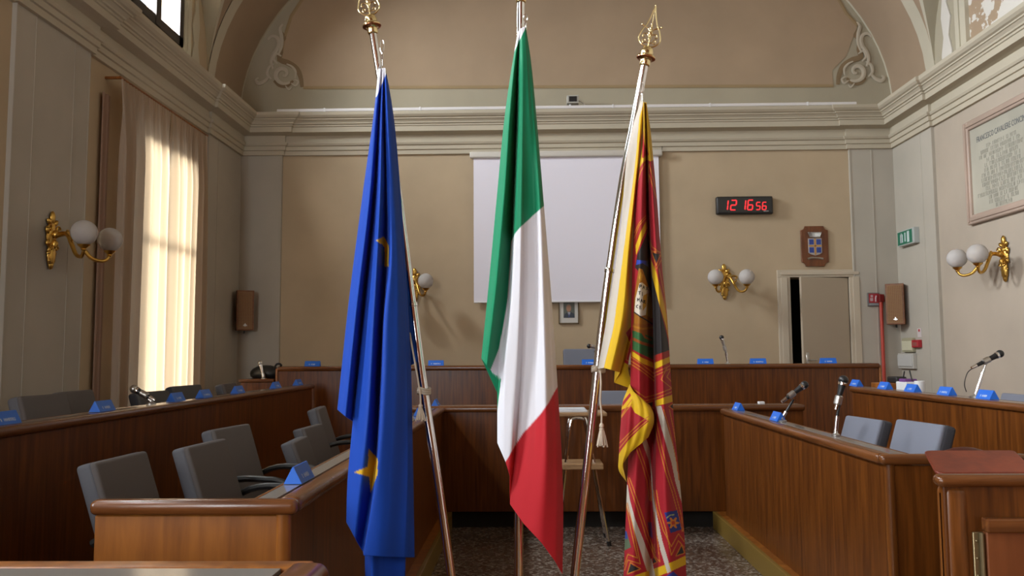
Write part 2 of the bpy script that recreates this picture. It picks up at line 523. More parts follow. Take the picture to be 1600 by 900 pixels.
pan = [(474, 137), (1302, 134), (1300, 110), (1322, 88), (1330, 66), (1340, 40), (1322, 20), (1300, -20), (1240, -95), (1100, -170), (880, -205), (660, -170), (540, -95), (478, -10), (455, 25), (444, 60), (438, 90), (462, 110)]
mb = MB(); mb.prism(pan, lambda u, v: bw(u, v, YB - 0.006), lambda u, v: bw(u, v, YB + 0.02))
struct(mb.build('trim_20', M_PANEL))
line = [(u, v) for u, v in pan]
mb = MB(); L3 = [bw(u, v, YB - 0.008) for u, v in pan]
for i in range(len(L3)):
    a, c = L3[i], L3[(i + 1) % len(L3)]
    if i in (0,) or 5 <= i <= 15: mb.tube([a, c], 0.022, 4)
mb.v = [(p[0], YB - 0.008 + (p[1] - (YB - 0.008)) * 0.15, p[2]) for p in mb.v]
struct(mb.build('trim_21', M_LINE))


def scroll_ornament(flip):
    """painted acanthus scroll in a corner of the lunette, px coordinates of the left one"""
    def T(u, v):
        if flip: u = 1781 - u; v = v - 4
        p = bw(u, v, YB - 0.012); return p
    def flat(mb, d):
        mb.v = [(p[0], YB - d + (p[1] - (YB - 0.012)) * (0.08 if d < 0.01 else 0.3), p[2]) for p in mb.v]; return mb
    spiral = [(443 + (16 - 2.3 * t) * math.cos(0.9 + t * 1.15), 116 + (16 - 2.3 * t) * math.sin(0.9 + t * 1.15)) for t in np.linspace(0, 6.4, 34)]
    light = [(spiral, 0.034), ([(427, 108), (424, 98), (427, 86), (434, 76), (436, 66), (432, 58), (424, 57), (419, 62)], 0.032),
             ([(436, 84), (440, 72), (440, 56), (438, 44), (442, 38)], 0.028), ([(434, 100), (428, 92), (432, 84), (440, 88)], 0.02), ([(448, 100), (456, 104), (462, 112), (461, 122)], 0.018), ([(420, 120), (412, 128), (403, 130), (400, 125), (404, 122)], 0.030),
             ([(428, 100), (420, 106), (418, 116), (424, 124)], 0.024), ([(455, 130), (462, 134), (466, 128), (460, 124)], 0.016), ([(446, 134), (452, 140), (456, 136)], 0.014)]
    dark = [([(436, 64), (439, 80), (436, 92), (450, 98), (464, 108), (470, 122), (472, 136)], 0.045), ([(428, 126), (436, 133), (448, 134), (458, 126)], 0.03), ([(440, 50), (444, 60), (438, 66)], 0.03)]
    base = thing('painted_scroll', bw(443 if not flip else 1338, 137, YB - 0.012), 'painted acanthus scroll in the %s corner of the arched wall panel' % ('right' if flip else 'left'), 'ornament', 'painted scrolls in the arched wall')
    mb = MB()
    for pts, r in dark:
        q = resample([(u, v) for u, v in pts], 16); mb.tube([T(u, v) for u, v in q], [r * (0.5 + 0.5 * math.sin(PI * (i + 1) / 17)) for i in range(16)], 6)
    flat(mb, 0.009).build('scroll_shadow', M_ORND, base)
    mb = MB()
    for pts, r in light:
        q = resample([(u, v) for u, v in pts], 34); mb.tube([T(u, v) for u, v in q], [r * (0.45 + 0.55 * math.sin(PI * (i + 1) / 35)) for i in range(34)], 6)
    flat(mb, 0.016).build('scroll_leaf', M_ORN, base)


scroll_ornament(False); scroll_ornament(True)

# ---- upper side walls: window surrounds and peeling fields
def side_upper(x, s, nm):
    for i, yc in enumerate(BAYS[:3]):
        mb = MB()
        for dy0, dy1, t in ((0.56, 0.64, 0.06), (0.64, 0.72, 0.035), (0.72, 0.80, 0.05)) if s < 0 else ((0.66, 0.72, 0.03), (0.72, 0.80, 0.045)):
            for q in (-1, 1): mb.box(x, x + s * t, yc + q * dy0, yc + q * dy1, 4.7, 6.05)
        struct(mb.build('trim_%d' % (nm + i), M_RIB, bevel=0.004))


side_upper(XL, 1, 30); side_upper(XR, -1, 40)
mb = MB()
for yc in BAYS[:3]: mb.box(XR + 0.02, XR - 0.012, yc - 0.56, yc + 0.56, 4.78, 6.3)
struct(mb.build('trim_50', M_PEEL))
# flaking relief beside the surrounds
for (x, s, y, nn) in ((XR, -1, 9.48, 51), (XL, 1, 9.42, 52)):
    mb = MB()
    pts = [(y + 0.10, 4.75), (y + 0.12, 5.0), (y + 0.06, 5.2), (y + 0.10, 5.45), (y + 0.05, 5.7), (y + 0.08, 6.0), (y - 0.06, 6.05), (y - 0.03, 5.6), (y - 0.11, 5.4), (y - 0.05, 5.2), (y - 0.11, 5.0), (y - 0.09, 4.75)]
    mb.prism(pts, lambda u, v: (x, u, v), lambda u, v: (x + s * 0.02, u, v)); struct(mb.build('trim_%d' % nn, M_RIB if s > 0 else mat('bare white plaster', (0.66, 0.63, 0.58), 0.9), bevel=0.004))


# ---- windows
def window(num, a, c, z0, z1, vbars, hbars, xf=XL - 0.10, tt=0.07, tm=0.045):
    r_ = thing('window_%d' % num, (xf, (a + c) / 2, z0), kind='structure')
    mb = MB(); t = tt; d = 0.06
    mb.box(xf - d, xf, a, a + t, z0, z1); mb.box(xf - d, xf, c - t, c, z0, z1); mb.box(xf - d, xf, a, c, z0, z0 + t); mb.box(xf - d, xf, a, c, z1 - t, z1)
    for v in vbars: mb.box(xf - d, xf + 0.01, v - tm, v + tm, z0, z1)
    for h in hbars: mb.box(xf - d, xf, a, c, h - 0.03, h + 0.03)
    mb.build('window_frame', M_IRON, r_)
    mb = MB(); mb.box(xf - 0.03, xf - 0.025, a, c, z0, z1); mb.build('pane', M_GLASS, r_)


wn = 1
for i, (a, c) in enumerate(WIN):
    m = (a + c) / 2
    window(wn, a, c, ZU0, ZU1, [m], [5.85], XL + 0.02, 0.10, 0.06); wn += 1
    if i != 1:
        window(wn, a + LOW, c + LOW, ZL0, ZL1, [m + LOW], [2.66]); wn += 1

r_ = thing('window_%d' % wn, (-3.15, YF - 0.15, 1.5), kind='structure')  # added rear window, out of view, opening for the added rear light
mb = MB()
for (x0, x1, z0, z1) in ((-3.8, -3.73, 1.5, 4.3), (-2.57, -2.5, 1.5, 4.3), (-3.8, -2.5, 1.5, 1.58), (-3.8, -2.5, 4.22, 4.3), (-3.18, -3.12, 1.5, 4.3), (-3.8, -2.5, 3.2, 3.26)): mb.box(x0, x1, YF - 0.2, YF - 0.14, z0, z1)
mb.build('window_frame', M_IRON, r_)
mb = MB(); mb.box(-3.8, -2.5, YF - 0.17, YF - 0.165, 1.5, 4.3); mb.build('pane', M_GLASS, r_)

# ---- door
r_ = thing('door_1', ((DX0 + DX1) / 2, YB, FZ), kind='structure')
mb = MB()
for (x0, x1) in ((DX0 - 0.17, DX0), (DX1, DX1 + 0.17)):
    mb.box(x0, x1, YB + 0.05, YB - 0.03, FZ, DZ); mb.box(x0 + 0.04, x1 - 0.04, YB - 0.03, YB - 0.045, FZ, DZ)
mb.box(DX0 - 0.17, DX1 + 0.17, YB + 0.05, YB - 0.03, DZ, DZ + 0.10); mb.box(DX0 - 0.13, DX1 + 0.13, YB - 0.03, YB - 0.045, DZ + 0.03, DZ + 0.07)
mb.build('door_frame', M_DOORF, r_, bevel=0.006)
mb = MB(); ang = R(16); M_ = Matrix.Translation((DX1 - 0.005, YB + 0.03, 0)) @ Matrix.Rotation(ang, 4, 'Z')
mb.rbox(-(DX1 - DX0 - 0.06), 0, -0.02, 0.02, FZ + 0.01, DZ - 0.01, 0.004, 1, M=M_)
leaf = mb.build('door_leaf', M_DOOR, r_)
mb = MB(); mb.tube([M_ @ Vector((-0.66, -0.02, 1.40)), M_ @ Vector((-0.66, -0.07, 1.40)), M_ @ Vector((-0.55, -0.07, 1.40))], 0.009, 8)
mb.rbox(-0.68, -0.64, -0.03, -0.02, 1.30, 1.50, 0.004, 1, M=M_); mb.build('door_handle', M_STEEL, leaf, smooth=True)

# ---- daises
mb = MB(); mb.box(XL, -0.72, YF, 7.25, 0, 0.14); mb.box(XL, XR, 7.30, YB, 0, 0.14); mb.box(1.58, XR, YF, 7.25, 0, 0.14)
struct(mb.build('floor_dais', M_WOODL))
mb = MB(); mb.box(XL, -2.36, YF, 9.3, 0.14, 0.27); mb.box(2.98, XR, YF, 9.3, 0.14, 0.27); struct(mb.build('floor_upper_dais', M_WOODL))
mb = MB(); mb.box(XL, XR, 9.30, YB, 0.14, FZ); struct(mb.build('floor_rostrum_dais', M_WOODL))
mb = MB(); mb.box(1.55, 1.58, YF, 7.20, 0, 0.145); mb.box(-0.72, -0.69, YF, 7.20, 0, 0.145); struct(mb.build('trim_60', M_OCHRE, bevel=0.004))

# ================================================================== BENCHES
def bench_y(name, label, xf, s, y0, y1, z0, z1, side='far', endpanel=True, group=None, mwood=None):
    """bench running along Y; xf = front face x, s = direction away from the aisle (+1/-1)"""
    mw = mwood or M_WOOD
    t = thing(name, (xf, (y0 + y1) / 2, z0), label, 'bench', group)
    mb = MB(); mb.rbox(xf, xf + s * 0.035, y0 + 0.02, y1, z0, z1 - 0.05, 0.004, 1); mb.build('front_panel', mw, t)
    mb = MB(); mb.box(xf + s * 0.10, xf + s * 0.115, y0 + 0.03, y1, z0, z1 - 0.05); mb.build('inner_panel', mw, t)
    mb = MB(); mb.rbox(xf - s * 0.03, xf + s * 0.05, y0 + (0.03 if endpanel else 0), y1 + 0.01, z1 - 0.05, z1, 0.022, 4)
    mb.rbox(xf + s * 0.110, xf + s * 0.126, y0 - 0.0, y1 + 0.01, z1 - 0.05, z1, 0.008, 2); mb.build('top_rail', M_RAILY, t, smooth=True)
    mb = MB(); mb.box(xf + s * 0.05, xf + s * 0.110, y0, y1, z1 - 0.04, z1 - 0.002); mb.build('top_inlay', M_LAM, t)
    mb = MB(); mb.box(xf + s * 0.115, xf + s * 0.26, y0 + 0.05, y1 - 0.05, z1 - 0.385, z1 - 0.36); mb.build('inner_shelf', M_LAM, t)
    if endpanel:
        mb = MB(); mb.rbox(xf + s * 0.03, xf + s * 0.63, y0, y0 + 0.035, z0, z1 - 0.05, 0.004, 1); mb.build('end_panel', M_WOODL if mwood is None else mwood, t)
        mb = MB(); mb.tube([(xf + s * 0.020, y0 + 0.014, z0), (xf + s * 0.020, y0 + 0.014, z1 - 0.045)], 0.024, 14); mb.build('corner_post', M_WOODL if mwood is None else M_POST, t, smooth=True)
        mb = MB(); mb.rbox(xf - s * 0.03, xf + s * 0.64, y0 - 0.025, y0 + 0.032, z1 - 0.048, z1 + 0.001, 0.02, 4); mb.build('end_rail', M_RAILX, t, smooth=True)
    return t


def bench_x(name, label, yf, x0, x1, z0, z1, kick=0.0, group=None, ends=True, depth=0.18):
    t = thing(name, ((x0 + x1) / 2, yf, z0), label, 'bench', group)
    mb = MB()
    mb.rbox(x0, x1, yf, yf + 0.035, z0 + kick, z1 - 0.05, 0.004, 1); mb.build('front_panel', M_WOOD, t)
    mb = MB(); mb.box(x0 + 0.02, x1 - 0.02, yf + depth - 0.03, yf + depth - 0.01, z0, z1 - 0.05); mb.build('inner_panel', M_WOOD, t)
    if kick:
        mb = MB(); mb.box(x0, x1, yf + 0.05, yf + 0.08, z0, z0 + kick); mb.build('kick_board', M_DARK, t)
    if ends:
        for xa, xb in ((x0 - 0.03, x0), (x1, x1 + 0.03)):
            mb = MB(); mb.rbox(xa, xb, yf - 0.01, yf + 0.6, z0, z1 - 0.02, 0.012, 3); mb.build('end_panel', M_WOODL, t, smooth=True)
    mb = MB(); mb.rbox(x0 - 0.01, x1 + 0.01, yf - 0.025, yf + 0.05, z1 - 0.055, z1, 0.02, 3)
    mb.rbox(x0 - 0.01, x1 + 0.01, yf + depth - 0.03, yf + depth, z1 - 0.055, z1, 0.01, 2); mb.build('top_rail', M_RAILX, t, smooth=True)
    mb = MB(); mb.box(x0, x1, yf + 0.05, yf + depth - 0.03, z1 - 0.04, z1 - 0.003); mb.build('top_inlay', M_LAM, t)
    mb = MB(); mb.box(x0 + 0.02, x1 - 0.02, yf + depth, yf + 0.42, z1 - 0.30, z1 - 0.27); mb.build('writing_surface', M_LAM, t)
    return t


GB = 'wooden council benches round the room'
XLI, ZLI = -0.78, 1.04
XRI, ZRI = 1.63, 1.03
XLO, ZLO = -2.38, 1.19
XRO, ZRO = 3.00, 1.18
bench_y('council_bench', 'walnut bench nearest on the left with an orange-brown end panel beside the blue flag', XLI, -1, 2.66, 7.18, 0.14, ZLI, group=GB)
bench_y('council_bench', 'walnut bench on the right with a tall vertical-grained front beside the red and yellow flag', XRI, 1, 3.86, 7.05, 0.14, ZRI, group=GB, mwood=M_WOOD)
bench_y('council_bench', 'long dark upper bench in front of the left wall and its curtain', XLO, -1, 0.9, 8.92, 0.27, ZLO, group=GB)
bench_y('council_bench', 'upper bench along the right wall under the twin-globe lamp and marble tablet', XRO, 1, 1.5, 7.78, 0.27, ZRO, group=GB)
bench_x('council_bench', 'low wide central bench behind the folding stool in front of the raised rostrum', 7.22, -1.12, 2.36, 0.0, 1.05, kick=0.14, group=GB, ends=False)
bench_x('rostrum_bench', 'long raised rostrum bench across the back wall with blue name cards on top', 9.32, -2.88, 3.90, FZ - 0.22, 1.375, group=GB)
mb = MB(); mb.box(-3.25, -2.93, 9.35, 9.9, 0.38, 1.16); t = thing('side_desk', (-3.1, 9.6, 0.38), 'small low wooden desk at the left end of the rostrum under the black bag', 'desk')
mb = MB(); mb.rbox(-3.30, -2.93, 9.30, 9.34, 0.38, 1.20, 0.005, 1); mb.build('front_panel', M_WOOD, t)
mb = MB(); mb.rbox(-3.32, -2.92, 9.28, 9.85, 1.20, 1.235, 0.008, 2); mb.build('desk_top', M_RAILX, t)
for xx in (-3.30, -2.95): mb = MB(); mb.box(xx, xx + 0.03, 9.34, 9.83, 0.38, 1.20); mb.build('side_panel', M_WOOD, t)

# foreground bench at the lower left
t = thing('council_bench', (-1.3, 1.6, 0), 'foreground bench top at the lower left edge with a shiny grey inlay', 'bench', GB)
mb = MB(); mb.rbox(-2.2, -0.50, 1.855, 1.92, 0.985, 1.03, 0.008, 3); mb.build('top_rail', M_WOODL, t, smooth=True)
mb = MB(); mb.box(-2.2, -0.56, 1.30, 1.855, 0.99, 1.028); mb.build('top_inlay', M_LAM, t)
mb = MB(); mb.rbox(-0.56, -0.46, 1.28, 1.915, 0.965, 1.032, 0.03, 5); mb.build('end_rail', M_RAILY, t, smooth=True)
mb = MB(); mb.box(-2.2, -0.52, 1.865, 1.90, 0.0, 0.985); mb.build('front_panel', M_WOODL, t)
mb = MB(); mb.box(-0.53, -0.50, 1.30, 1.87, 0.0, 0.985); mb.build('end_panel', M_WOODL, t)

# nearer bench on the right with a hinged door
XB, YBN = 1.475, 3.02
t = thing('lectern_bench', (1.9, YBN, 0.14), 'nearest right bench end with a brass-hinged door panel and rounded corner', 'bench', GB)
mb = MB(); mb.rbox(XB, 2.9, YBN, YBN + 0.035, 0.14, 1.02, 0.004, 1); mb.build('front_panel', M_WOOD, t)
mb = MB(); mb.rbox(XB, XB + 0.09, YBN - 0.006, YBN + 0.07, 0.14, 1.02, 0.028, 4); mb.build('corner_post', M_POST, t, smooth=True)
mb = MB(); mb.rbox(1.70, 1.735, YBN + 0.03, YBN + 0.42, 0.14, 1.0, 0.004, 1); mb.build('end_panel', M_WOOD, t)
mb = MB(); mb.rbox(XB - 0.03, 2.9, YBN - 0.035, YBN + 0.03, 1.018, 1.062, 0.022, 4); mb.build('top_rail', M_RAILX, t, smooth=True)
mb = MB(); mb.box(1.665, 2.9, YBN + 0.03, YBN + 0.44, 1.0, 1.03); mb.build('writing_surface', M_WOOD, t)
mb = MB(); mb.rbox(1.605, 2.35, YBN - 0.028, YBN, 0.20, 0.905, 0.004, 1); dr = mb.build('door_panel', M_DOORW, t)
mb = MB(); mb.rbox(1.60, 2.36, YBN - 0.045, YBN - 0.002, 0.862, 0.912, 0.006, 2); mb.build('door_rail', M_RAILX, dr)
mb = MB(); mb.tube([(1.590, YBN - 0.022, 0.2), (1.590, YBN - 0.022, 0.86)], 0.008, 8); mb.rbox(1.565, 1.603, YBN - 0.014, YBN - 0.004, 0.2, 0.86, 0.002, 1)
for i in range(11): mb.ell((1.575, YBN - 0.016, 0.23 + i * 0.06), 0.005, 0.004, 0.005, 8, 5)
mb.build('piano_hinge', mat('aged brass', (0.28, 0.22, 0.12), 0.4, 0.8), dr, smooth=True)

# reddish folder on the nearest right bench
zf = 1.032
t = thing('leather_folder', (1.72, 3.26, zf), 'reddish-brown leather desk folder resting tilted on the nearest right bench', 'folder')
mb = MB()
def fold_pt(u, v, h): # u 0..1 along width, v 0..1 near->far
    a = Vector((1.505, 3.13, 1.036)).lerp(Vector((1.875, 3.13, 1.036)), u); c = Vector((1.59, 3.40, 1.088)).lerp(Vector((1.955, 3.40, 1.088)), u)
    return a.lerp(c, v) + Vector((0, 0, h))
outl = []
for (cx, cy, a0) in ((0.1, 0.14, PI), (0.9, 0.14, 1.5 * PI), (0.92, 0.93, 0), (0.07, 0.93, 0.5 * PI)):
    for q in range(6):
        a = a0 + q * PI / 10; outl.append((cx + (0.1 if cy < .5 else 0.07) * math.cos(a), cy + (0.13 if cy < .5 else 0.07) * math.sin(a)))
M_LEA = wood('red brown leather', (0.14, 0.018, 0.006), (0.22, 0.035, 0.010), 0.5, (2, 2, 2), 6)
mb.prism(outl, lambda u, v: fold_pt(u, v, 0), lambda u, v: fold_pt(u, v, 0.014)); mb.build('cover', M_LEA, t, bevel=0.005)
mb = MB(); mb.ell((1.76, 3.42, 1.038), 0.13, 0.035, 0.075, 20, 10); mb.build('rolled_back', mat('dark leather', (0.07, 0.015, 0.009), 0.4), t, smooth=True)

# ================================================================== CHAIRS
def make_chair(fab):
    t = thing('swivel_chair', (0, 0, 0))
    Mb = Matrix.Translation((-0.19, 0, 0.50)) @ Matrix.Rotation(R(-17), 4, 'Y')
    mb = MB(); mb.rbox(0.012, 0.052, -0.228, 0.228, -0.055, 0.468, 0.018, 3, M=Mb)
    for i, p in enumerate(mb.v):
        q = Vector(p); q.x += 0.035 * (q.y / 0.23) ** 2; mb.v[i] = tuple(q)
    bk = mb.build('backrest', fab, t, smooth=True, world=False)
    mb = MB(); mb.rbox(-0.045, 0.030, -0.231, 0.231, -0.06, 0.472, 0.02, 3, M=Mb)
    for i, p in enumerate(mb.v):
        q = Vector(p); q.x += 0.035 * (q.y / 0.23) ** 2; mb.v[i] = tuple(q)
    mb.build('back_shell', M_SHELL_SHADE if fab is not M_FAB else M_SHELL_LIT, bk, smooth=True, world=False)
    mb = MB(); mb.rbox(-0.22, 0.27, -0.235, 0.235, 0.40, 0.49, 0.035, 4); mb.build('seat', fab, t, smooth=True, world=False)
    for s in (-1, 1):
        mb = MB(); y = s * 0.27
        mb.tube([(0.12, s * 0.20, 0.40), (0.12, y, 0.41), (0.16, y, 0.55), (0.14, y, 0.63)], 0.014, 8)
        mb.tube([(q[0], y, q[1]) for q in resample([(-0.22, 0.60), (-0.10, 0.655), (0.10, 0.665), (0.22, 0.65), (0.26, 0.62)], 10)], 0.02, 8)
        mb.build('armrest', M_BLACK, t, smooth=True, world=False)
    mb = MB(); mb.tube([(0, 0, 0.12), (0, 0, 0.41)], 0.028, 12); mb.rbox(-0.12, 0.12, -0.10, 0.10, 0.375, 0.405, 0.008, 2); mb.build('column', M_BLACK, t, smooth=True, world=False)
    mb = MB()
    for k in range(5):
        a = 2 * PI * k / 5; mb.tube([(0, 0, 0.12), (0.28 * math.cos(a), 0.28 * math.sin(a), 0.07)], [0.026, 0.016], 8)
    bs = mb.build('star_base', M_BLACK, t, smooth=True, world=False)
    for k in range(5):
        a = 2 * PI * k / 5; mb = MB(); c_ = (0.28 * math.cos(a), 0.28 * math.sin(a), 0.028)
        mb.lathe([(0.012, -0.022), (0.028, -0.018), (0.028, 0.018), (0.012, 0.022)], c_, (-math.sin(a), math.cos(a), 0), 12)
        mb.tube([(c_[0], c_[1], 0.03), (c_[0], c_[1], 0.07)], 0.007, 6)
        mb.build('castor', M_BLACK, bs, smooth=True, world=False)
    return t


protos = {}
def chair(kind, x, y, zfloor, ztop, rz, label, group):
    fab = {'g': M_FAB, 'b': M_FABB, 'd': M_FABD}[kind]
    if kind not in protos: protos[kind] = make_chair(fab); t = protos[kind]
    else: t = copy_tree(protos[kind])
    # model top is 0.95 above the floor
    t.location = (x, y, zfloor)
    t.scale = (1, 1, (ztop - zfloor) / 0.945)
    t.rotation_euler = (0, 0, rz); tag(t, label, 'chair', group)


GL = 'grey chairs behind the left bench'
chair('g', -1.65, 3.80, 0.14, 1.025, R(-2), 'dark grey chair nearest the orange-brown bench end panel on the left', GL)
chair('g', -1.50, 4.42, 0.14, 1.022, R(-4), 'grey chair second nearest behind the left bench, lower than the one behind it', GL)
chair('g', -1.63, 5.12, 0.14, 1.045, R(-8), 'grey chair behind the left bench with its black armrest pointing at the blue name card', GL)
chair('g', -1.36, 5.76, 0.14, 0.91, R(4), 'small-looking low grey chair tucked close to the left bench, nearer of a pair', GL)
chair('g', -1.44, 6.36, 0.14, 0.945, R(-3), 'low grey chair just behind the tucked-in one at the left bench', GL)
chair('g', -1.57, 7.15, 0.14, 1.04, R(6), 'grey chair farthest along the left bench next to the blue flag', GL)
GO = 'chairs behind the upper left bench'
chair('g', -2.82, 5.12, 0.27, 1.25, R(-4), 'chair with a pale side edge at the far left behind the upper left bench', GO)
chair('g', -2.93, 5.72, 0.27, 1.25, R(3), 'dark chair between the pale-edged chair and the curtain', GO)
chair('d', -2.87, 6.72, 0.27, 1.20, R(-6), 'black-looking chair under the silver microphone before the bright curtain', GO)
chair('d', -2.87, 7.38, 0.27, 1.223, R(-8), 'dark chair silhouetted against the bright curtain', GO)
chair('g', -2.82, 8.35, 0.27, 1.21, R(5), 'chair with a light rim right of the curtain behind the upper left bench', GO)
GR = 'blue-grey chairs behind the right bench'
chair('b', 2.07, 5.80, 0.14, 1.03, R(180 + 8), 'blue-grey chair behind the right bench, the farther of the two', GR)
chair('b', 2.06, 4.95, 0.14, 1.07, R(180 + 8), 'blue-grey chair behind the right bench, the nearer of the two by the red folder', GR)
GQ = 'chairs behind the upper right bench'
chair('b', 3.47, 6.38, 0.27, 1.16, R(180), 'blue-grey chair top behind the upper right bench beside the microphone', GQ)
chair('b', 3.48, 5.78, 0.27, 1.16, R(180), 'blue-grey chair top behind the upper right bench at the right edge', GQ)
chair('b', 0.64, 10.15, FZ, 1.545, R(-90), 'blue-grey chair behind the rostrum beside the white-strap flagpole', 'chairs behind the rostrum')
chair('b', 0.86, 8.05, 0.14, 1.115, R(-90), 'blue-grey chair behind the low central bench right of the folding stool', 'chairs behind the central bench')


# ================================================================== NAME CARDS
def make_card(seed):
    t = thing('name_card', (0, 0, 0))
    h, d, L = 0.060, 0.066, 0.088
    mb = MB(); th = 0.0025
    A = [(-d / 2, 0), (-0.002, h), (0.002, h), (d / 2, 0)]
    mb.prism(A, lambda u, v: (-L, u, v), lambda u, v: (L, u, v)); cd = mb.build('folded_card', M_BLUE, t, world=False)
    rnd = random.Random(seed); mb = MB()
    n = rnd.randint(6, 9); x0 = -n * 0.006
    sl = Vector((0, d / 2, h)).normalized(); nr = Vector((0, -h, d / 2)).normalized()
    for s_ in (-1, 1):
        for i in range(n):
            if i == 1: continue
            x = x0 + i * 0.012
            for (u0_, u1_, v0_, v1_) in ((0, 0.0025, 0, 0.016), (0.0025, 0.008, rnd.choice((0, 0.007, 0.0135)), None), (rnd.choice((0.004, 0.0085)), None, 0, 0.016)):
                if v1_ is None: v1_ = v0_ + 0.0025
                if u1_ is None: u1_ = u0_ + 0.0025
                P = []
                for (uu, vv) in ((u0_, v0_), (u1_, v0_), (u1_, v1_), (u0_, v1_)):
                    q = Vector((x + uu, -d / 2, 0)) + sl * (0.016 + vv) + nr * 0.001
                    if s_ > 0: q = Vector((-q.x, -q.y, q.z))
                    P.append(q)
                mb.add(P, [(0, 1, 2, 3)])
    mb.build('printed_name', M_INK, cd, world=False)
    return t


cardp = [make_card(i) for i in range(3)]; used = [False] * 3; cn = 0
def card(x, y, z, rz, label, group):
    global cn
    i = cn % 3; cn += 1
    if not used[i]: t = cardp[i]; used[i] = True
    else: t = copy_tree(cardp[i])
    t.location = (x, y, z); t.rotation_euler = (0, 0, rz); tag(t, label, 'name card', group)


def yfor(px, X, z=1.2): # y where the ray through column px meets plane X
    return atX(px, 620, X).y


lab = ['blue name card cut off by the left edge of the picture', 'blue name card left of the sconce-side curtain edge on the upper left bench', 'blue name card in front of the chair silhouetted on the curtain',
       'blue name card just right of the bright curtain', 'blue name card in front of the light-rimmed chair', 'blue name card below the silver microphone at the rostrum end', 'last blue name card at the far end of the upper left bench']
for px, l in zip((2, 157, 272, 316, 369, 428, 463), lab): card(XLO - 0.075, yfor(px, XLO - 0.09), ZLO, R(90), l, 'name cards on the upper left bench')
for px, l in zip((470, 655, 681), ('bright blue name card on the near left bench beside the blue flag', 'blue name card on the left bench between the blue flag and its cord', 'blue name card on the left bench just right of the slanted chrome pole')):
    card(XLI - 0.078, yfor(px, XLI - 0.078), ZLI, R(90), l, 'name cards on the near left bench')
for px, l in zip((1153, 1214), ('blue name card at the far corner of the right bench', 'blue name card on the right bench at the foot of the tilted black microphone')):
    card(XRI + 0.078, yfor(px, XRI + 0.078), ZRI, R(-90), l, 'name cards on the near right bench')
lab = ['blue name card at the far corner of the upper right bench', 'blue name card at the foot of the red wall pipe', 'blue name card before the white and purple packet', 'blue name card between the packet and the right microphone', 'blue name card at the foot of the right microphone']
for px, l in zip((1339, 1384, 1427, 1480, 1543), lab): card(XRO + 0.075, yfor(px, XRO + 0.078), ZRO, R(-90), l, 'name cards on the upper right bench')
lab = ['blue name card at the left end of the rostrum', 'blue name card on the rostrum between the blue and the tricolour flag', 'blue name card before the rostrum chair', 'blue name card on the rostrum left of the rostrum microphone', 'blue name card on the rostrum right of the rostrum microphone', 'blue name card on the rostrum in front of the door']
for px, l in zip((490, 682, 921, 1101, 1183, 1292), lab):
    p = atY(px, 570, 9.42); card(p.x, 9.38, 1.376, 0, l, 'name cards on the rostrum')


# ================================================================== MICROPHONES
def mic(base, foot_r, pts, tail, head, label, body=M_BLACK, stand=M_BLACK, grille=M_BLACK, cable=None, group='microphones on the benches', hr=0.027):
    base = Vector(base); head = Vector(head); tail = Vector(tail)
    t = thing('microphone', base, label, 'microphone', group)
    mb = MB(); mb.lathe([(foot_r, 0), (foot_r, 0.008), (foot_r * 0.6, 0.014), (0.012, 0.018), (0.011, 0.03)], base); mb.build('foot', M_STEEL, t, smooth=True)
    P = [base + Vector((0, 0, 0.02))] + [Vector(p) for p in pts]
    k = max(1, len(P) // 2)
    mb = MB(); mb.tube([P[0], P[0].lerp(P[-1], 0.35)] if len(P) == 2 else P[:2], 0.011, 10); mb.build('lower_tube', M_CHROME, t, smooth=True)
    mb = MB(); mb.tube(P, 0.008, 10); mb.build('stand_arm', stand, t, smooth=True)
    ax = (head - tail).normalized(); L = (head - tail).length
    mb = MB(); mb.lathe([(0.011, 0), (0.012, 0.01), (0.015, L * 0.5), (0.019, L - 0.03), (0.021, L - 0.015)], tail, ax); bd = mb.build('body', body, t, smooth=True)
    mb = MB(); mb.lathe([(0.010, -0.03), (0.012, 0.0), (0.012, 0.012)], tail, ax); mb.build('connector', M_CHROME, bd, smooth=True)
    mb = MB(); mb.lathe([(0.0225, L - 0.018), (0.0235, L - 0.010), (0.0225, L - 0.002)], tail, ax); mb.build('band', M_CHROME, bd, smooth=True)
    mb = MB(); mb.ell(head + ax * 0.012, hr, hr, hr, 16, 10); mb.build('grille', grille, t, smooth=True)
    cp = P[-1]; mb = MB(); mb.lathe([(0.016, -0.02), (0.022, -0.015), (0.022, 0.03), (0.016, 0.035)], tail + ax * ((cp - tail).dot(ax)), ax, 12); mb.build('clip', M_STEEL, t, smooth=True)
    if cable:
        mb = MB(); mb.tube([tuple(q) for q in resample3(cable, 14)], 0.003, 6); mb.build('cable', M_BLACK, t, smooth=True)
    return t


def resample3(pts, n):
    P = np.array([tuple(p) for p in pts], float); t = np.linspace(0, len(P) - 1, n); out = []
    for s in t:
        i = min(int(s), len(P) - 2); f = s - i
        p0 = P[max(i - 1, 0)]; p1 = P[i]; p2 = P[i + 1]; p3 = P[min(i + 2, len(P) - 1)]
        out.append(0.5 * ((2 * p1) + (-p0 + p2) * f + (2 * p0 - 5 * p1 + 4 * p2 - p3) * f * f + (-p0 + 3 * p1 - 3 * p2 + p3) * f**3))
    return out


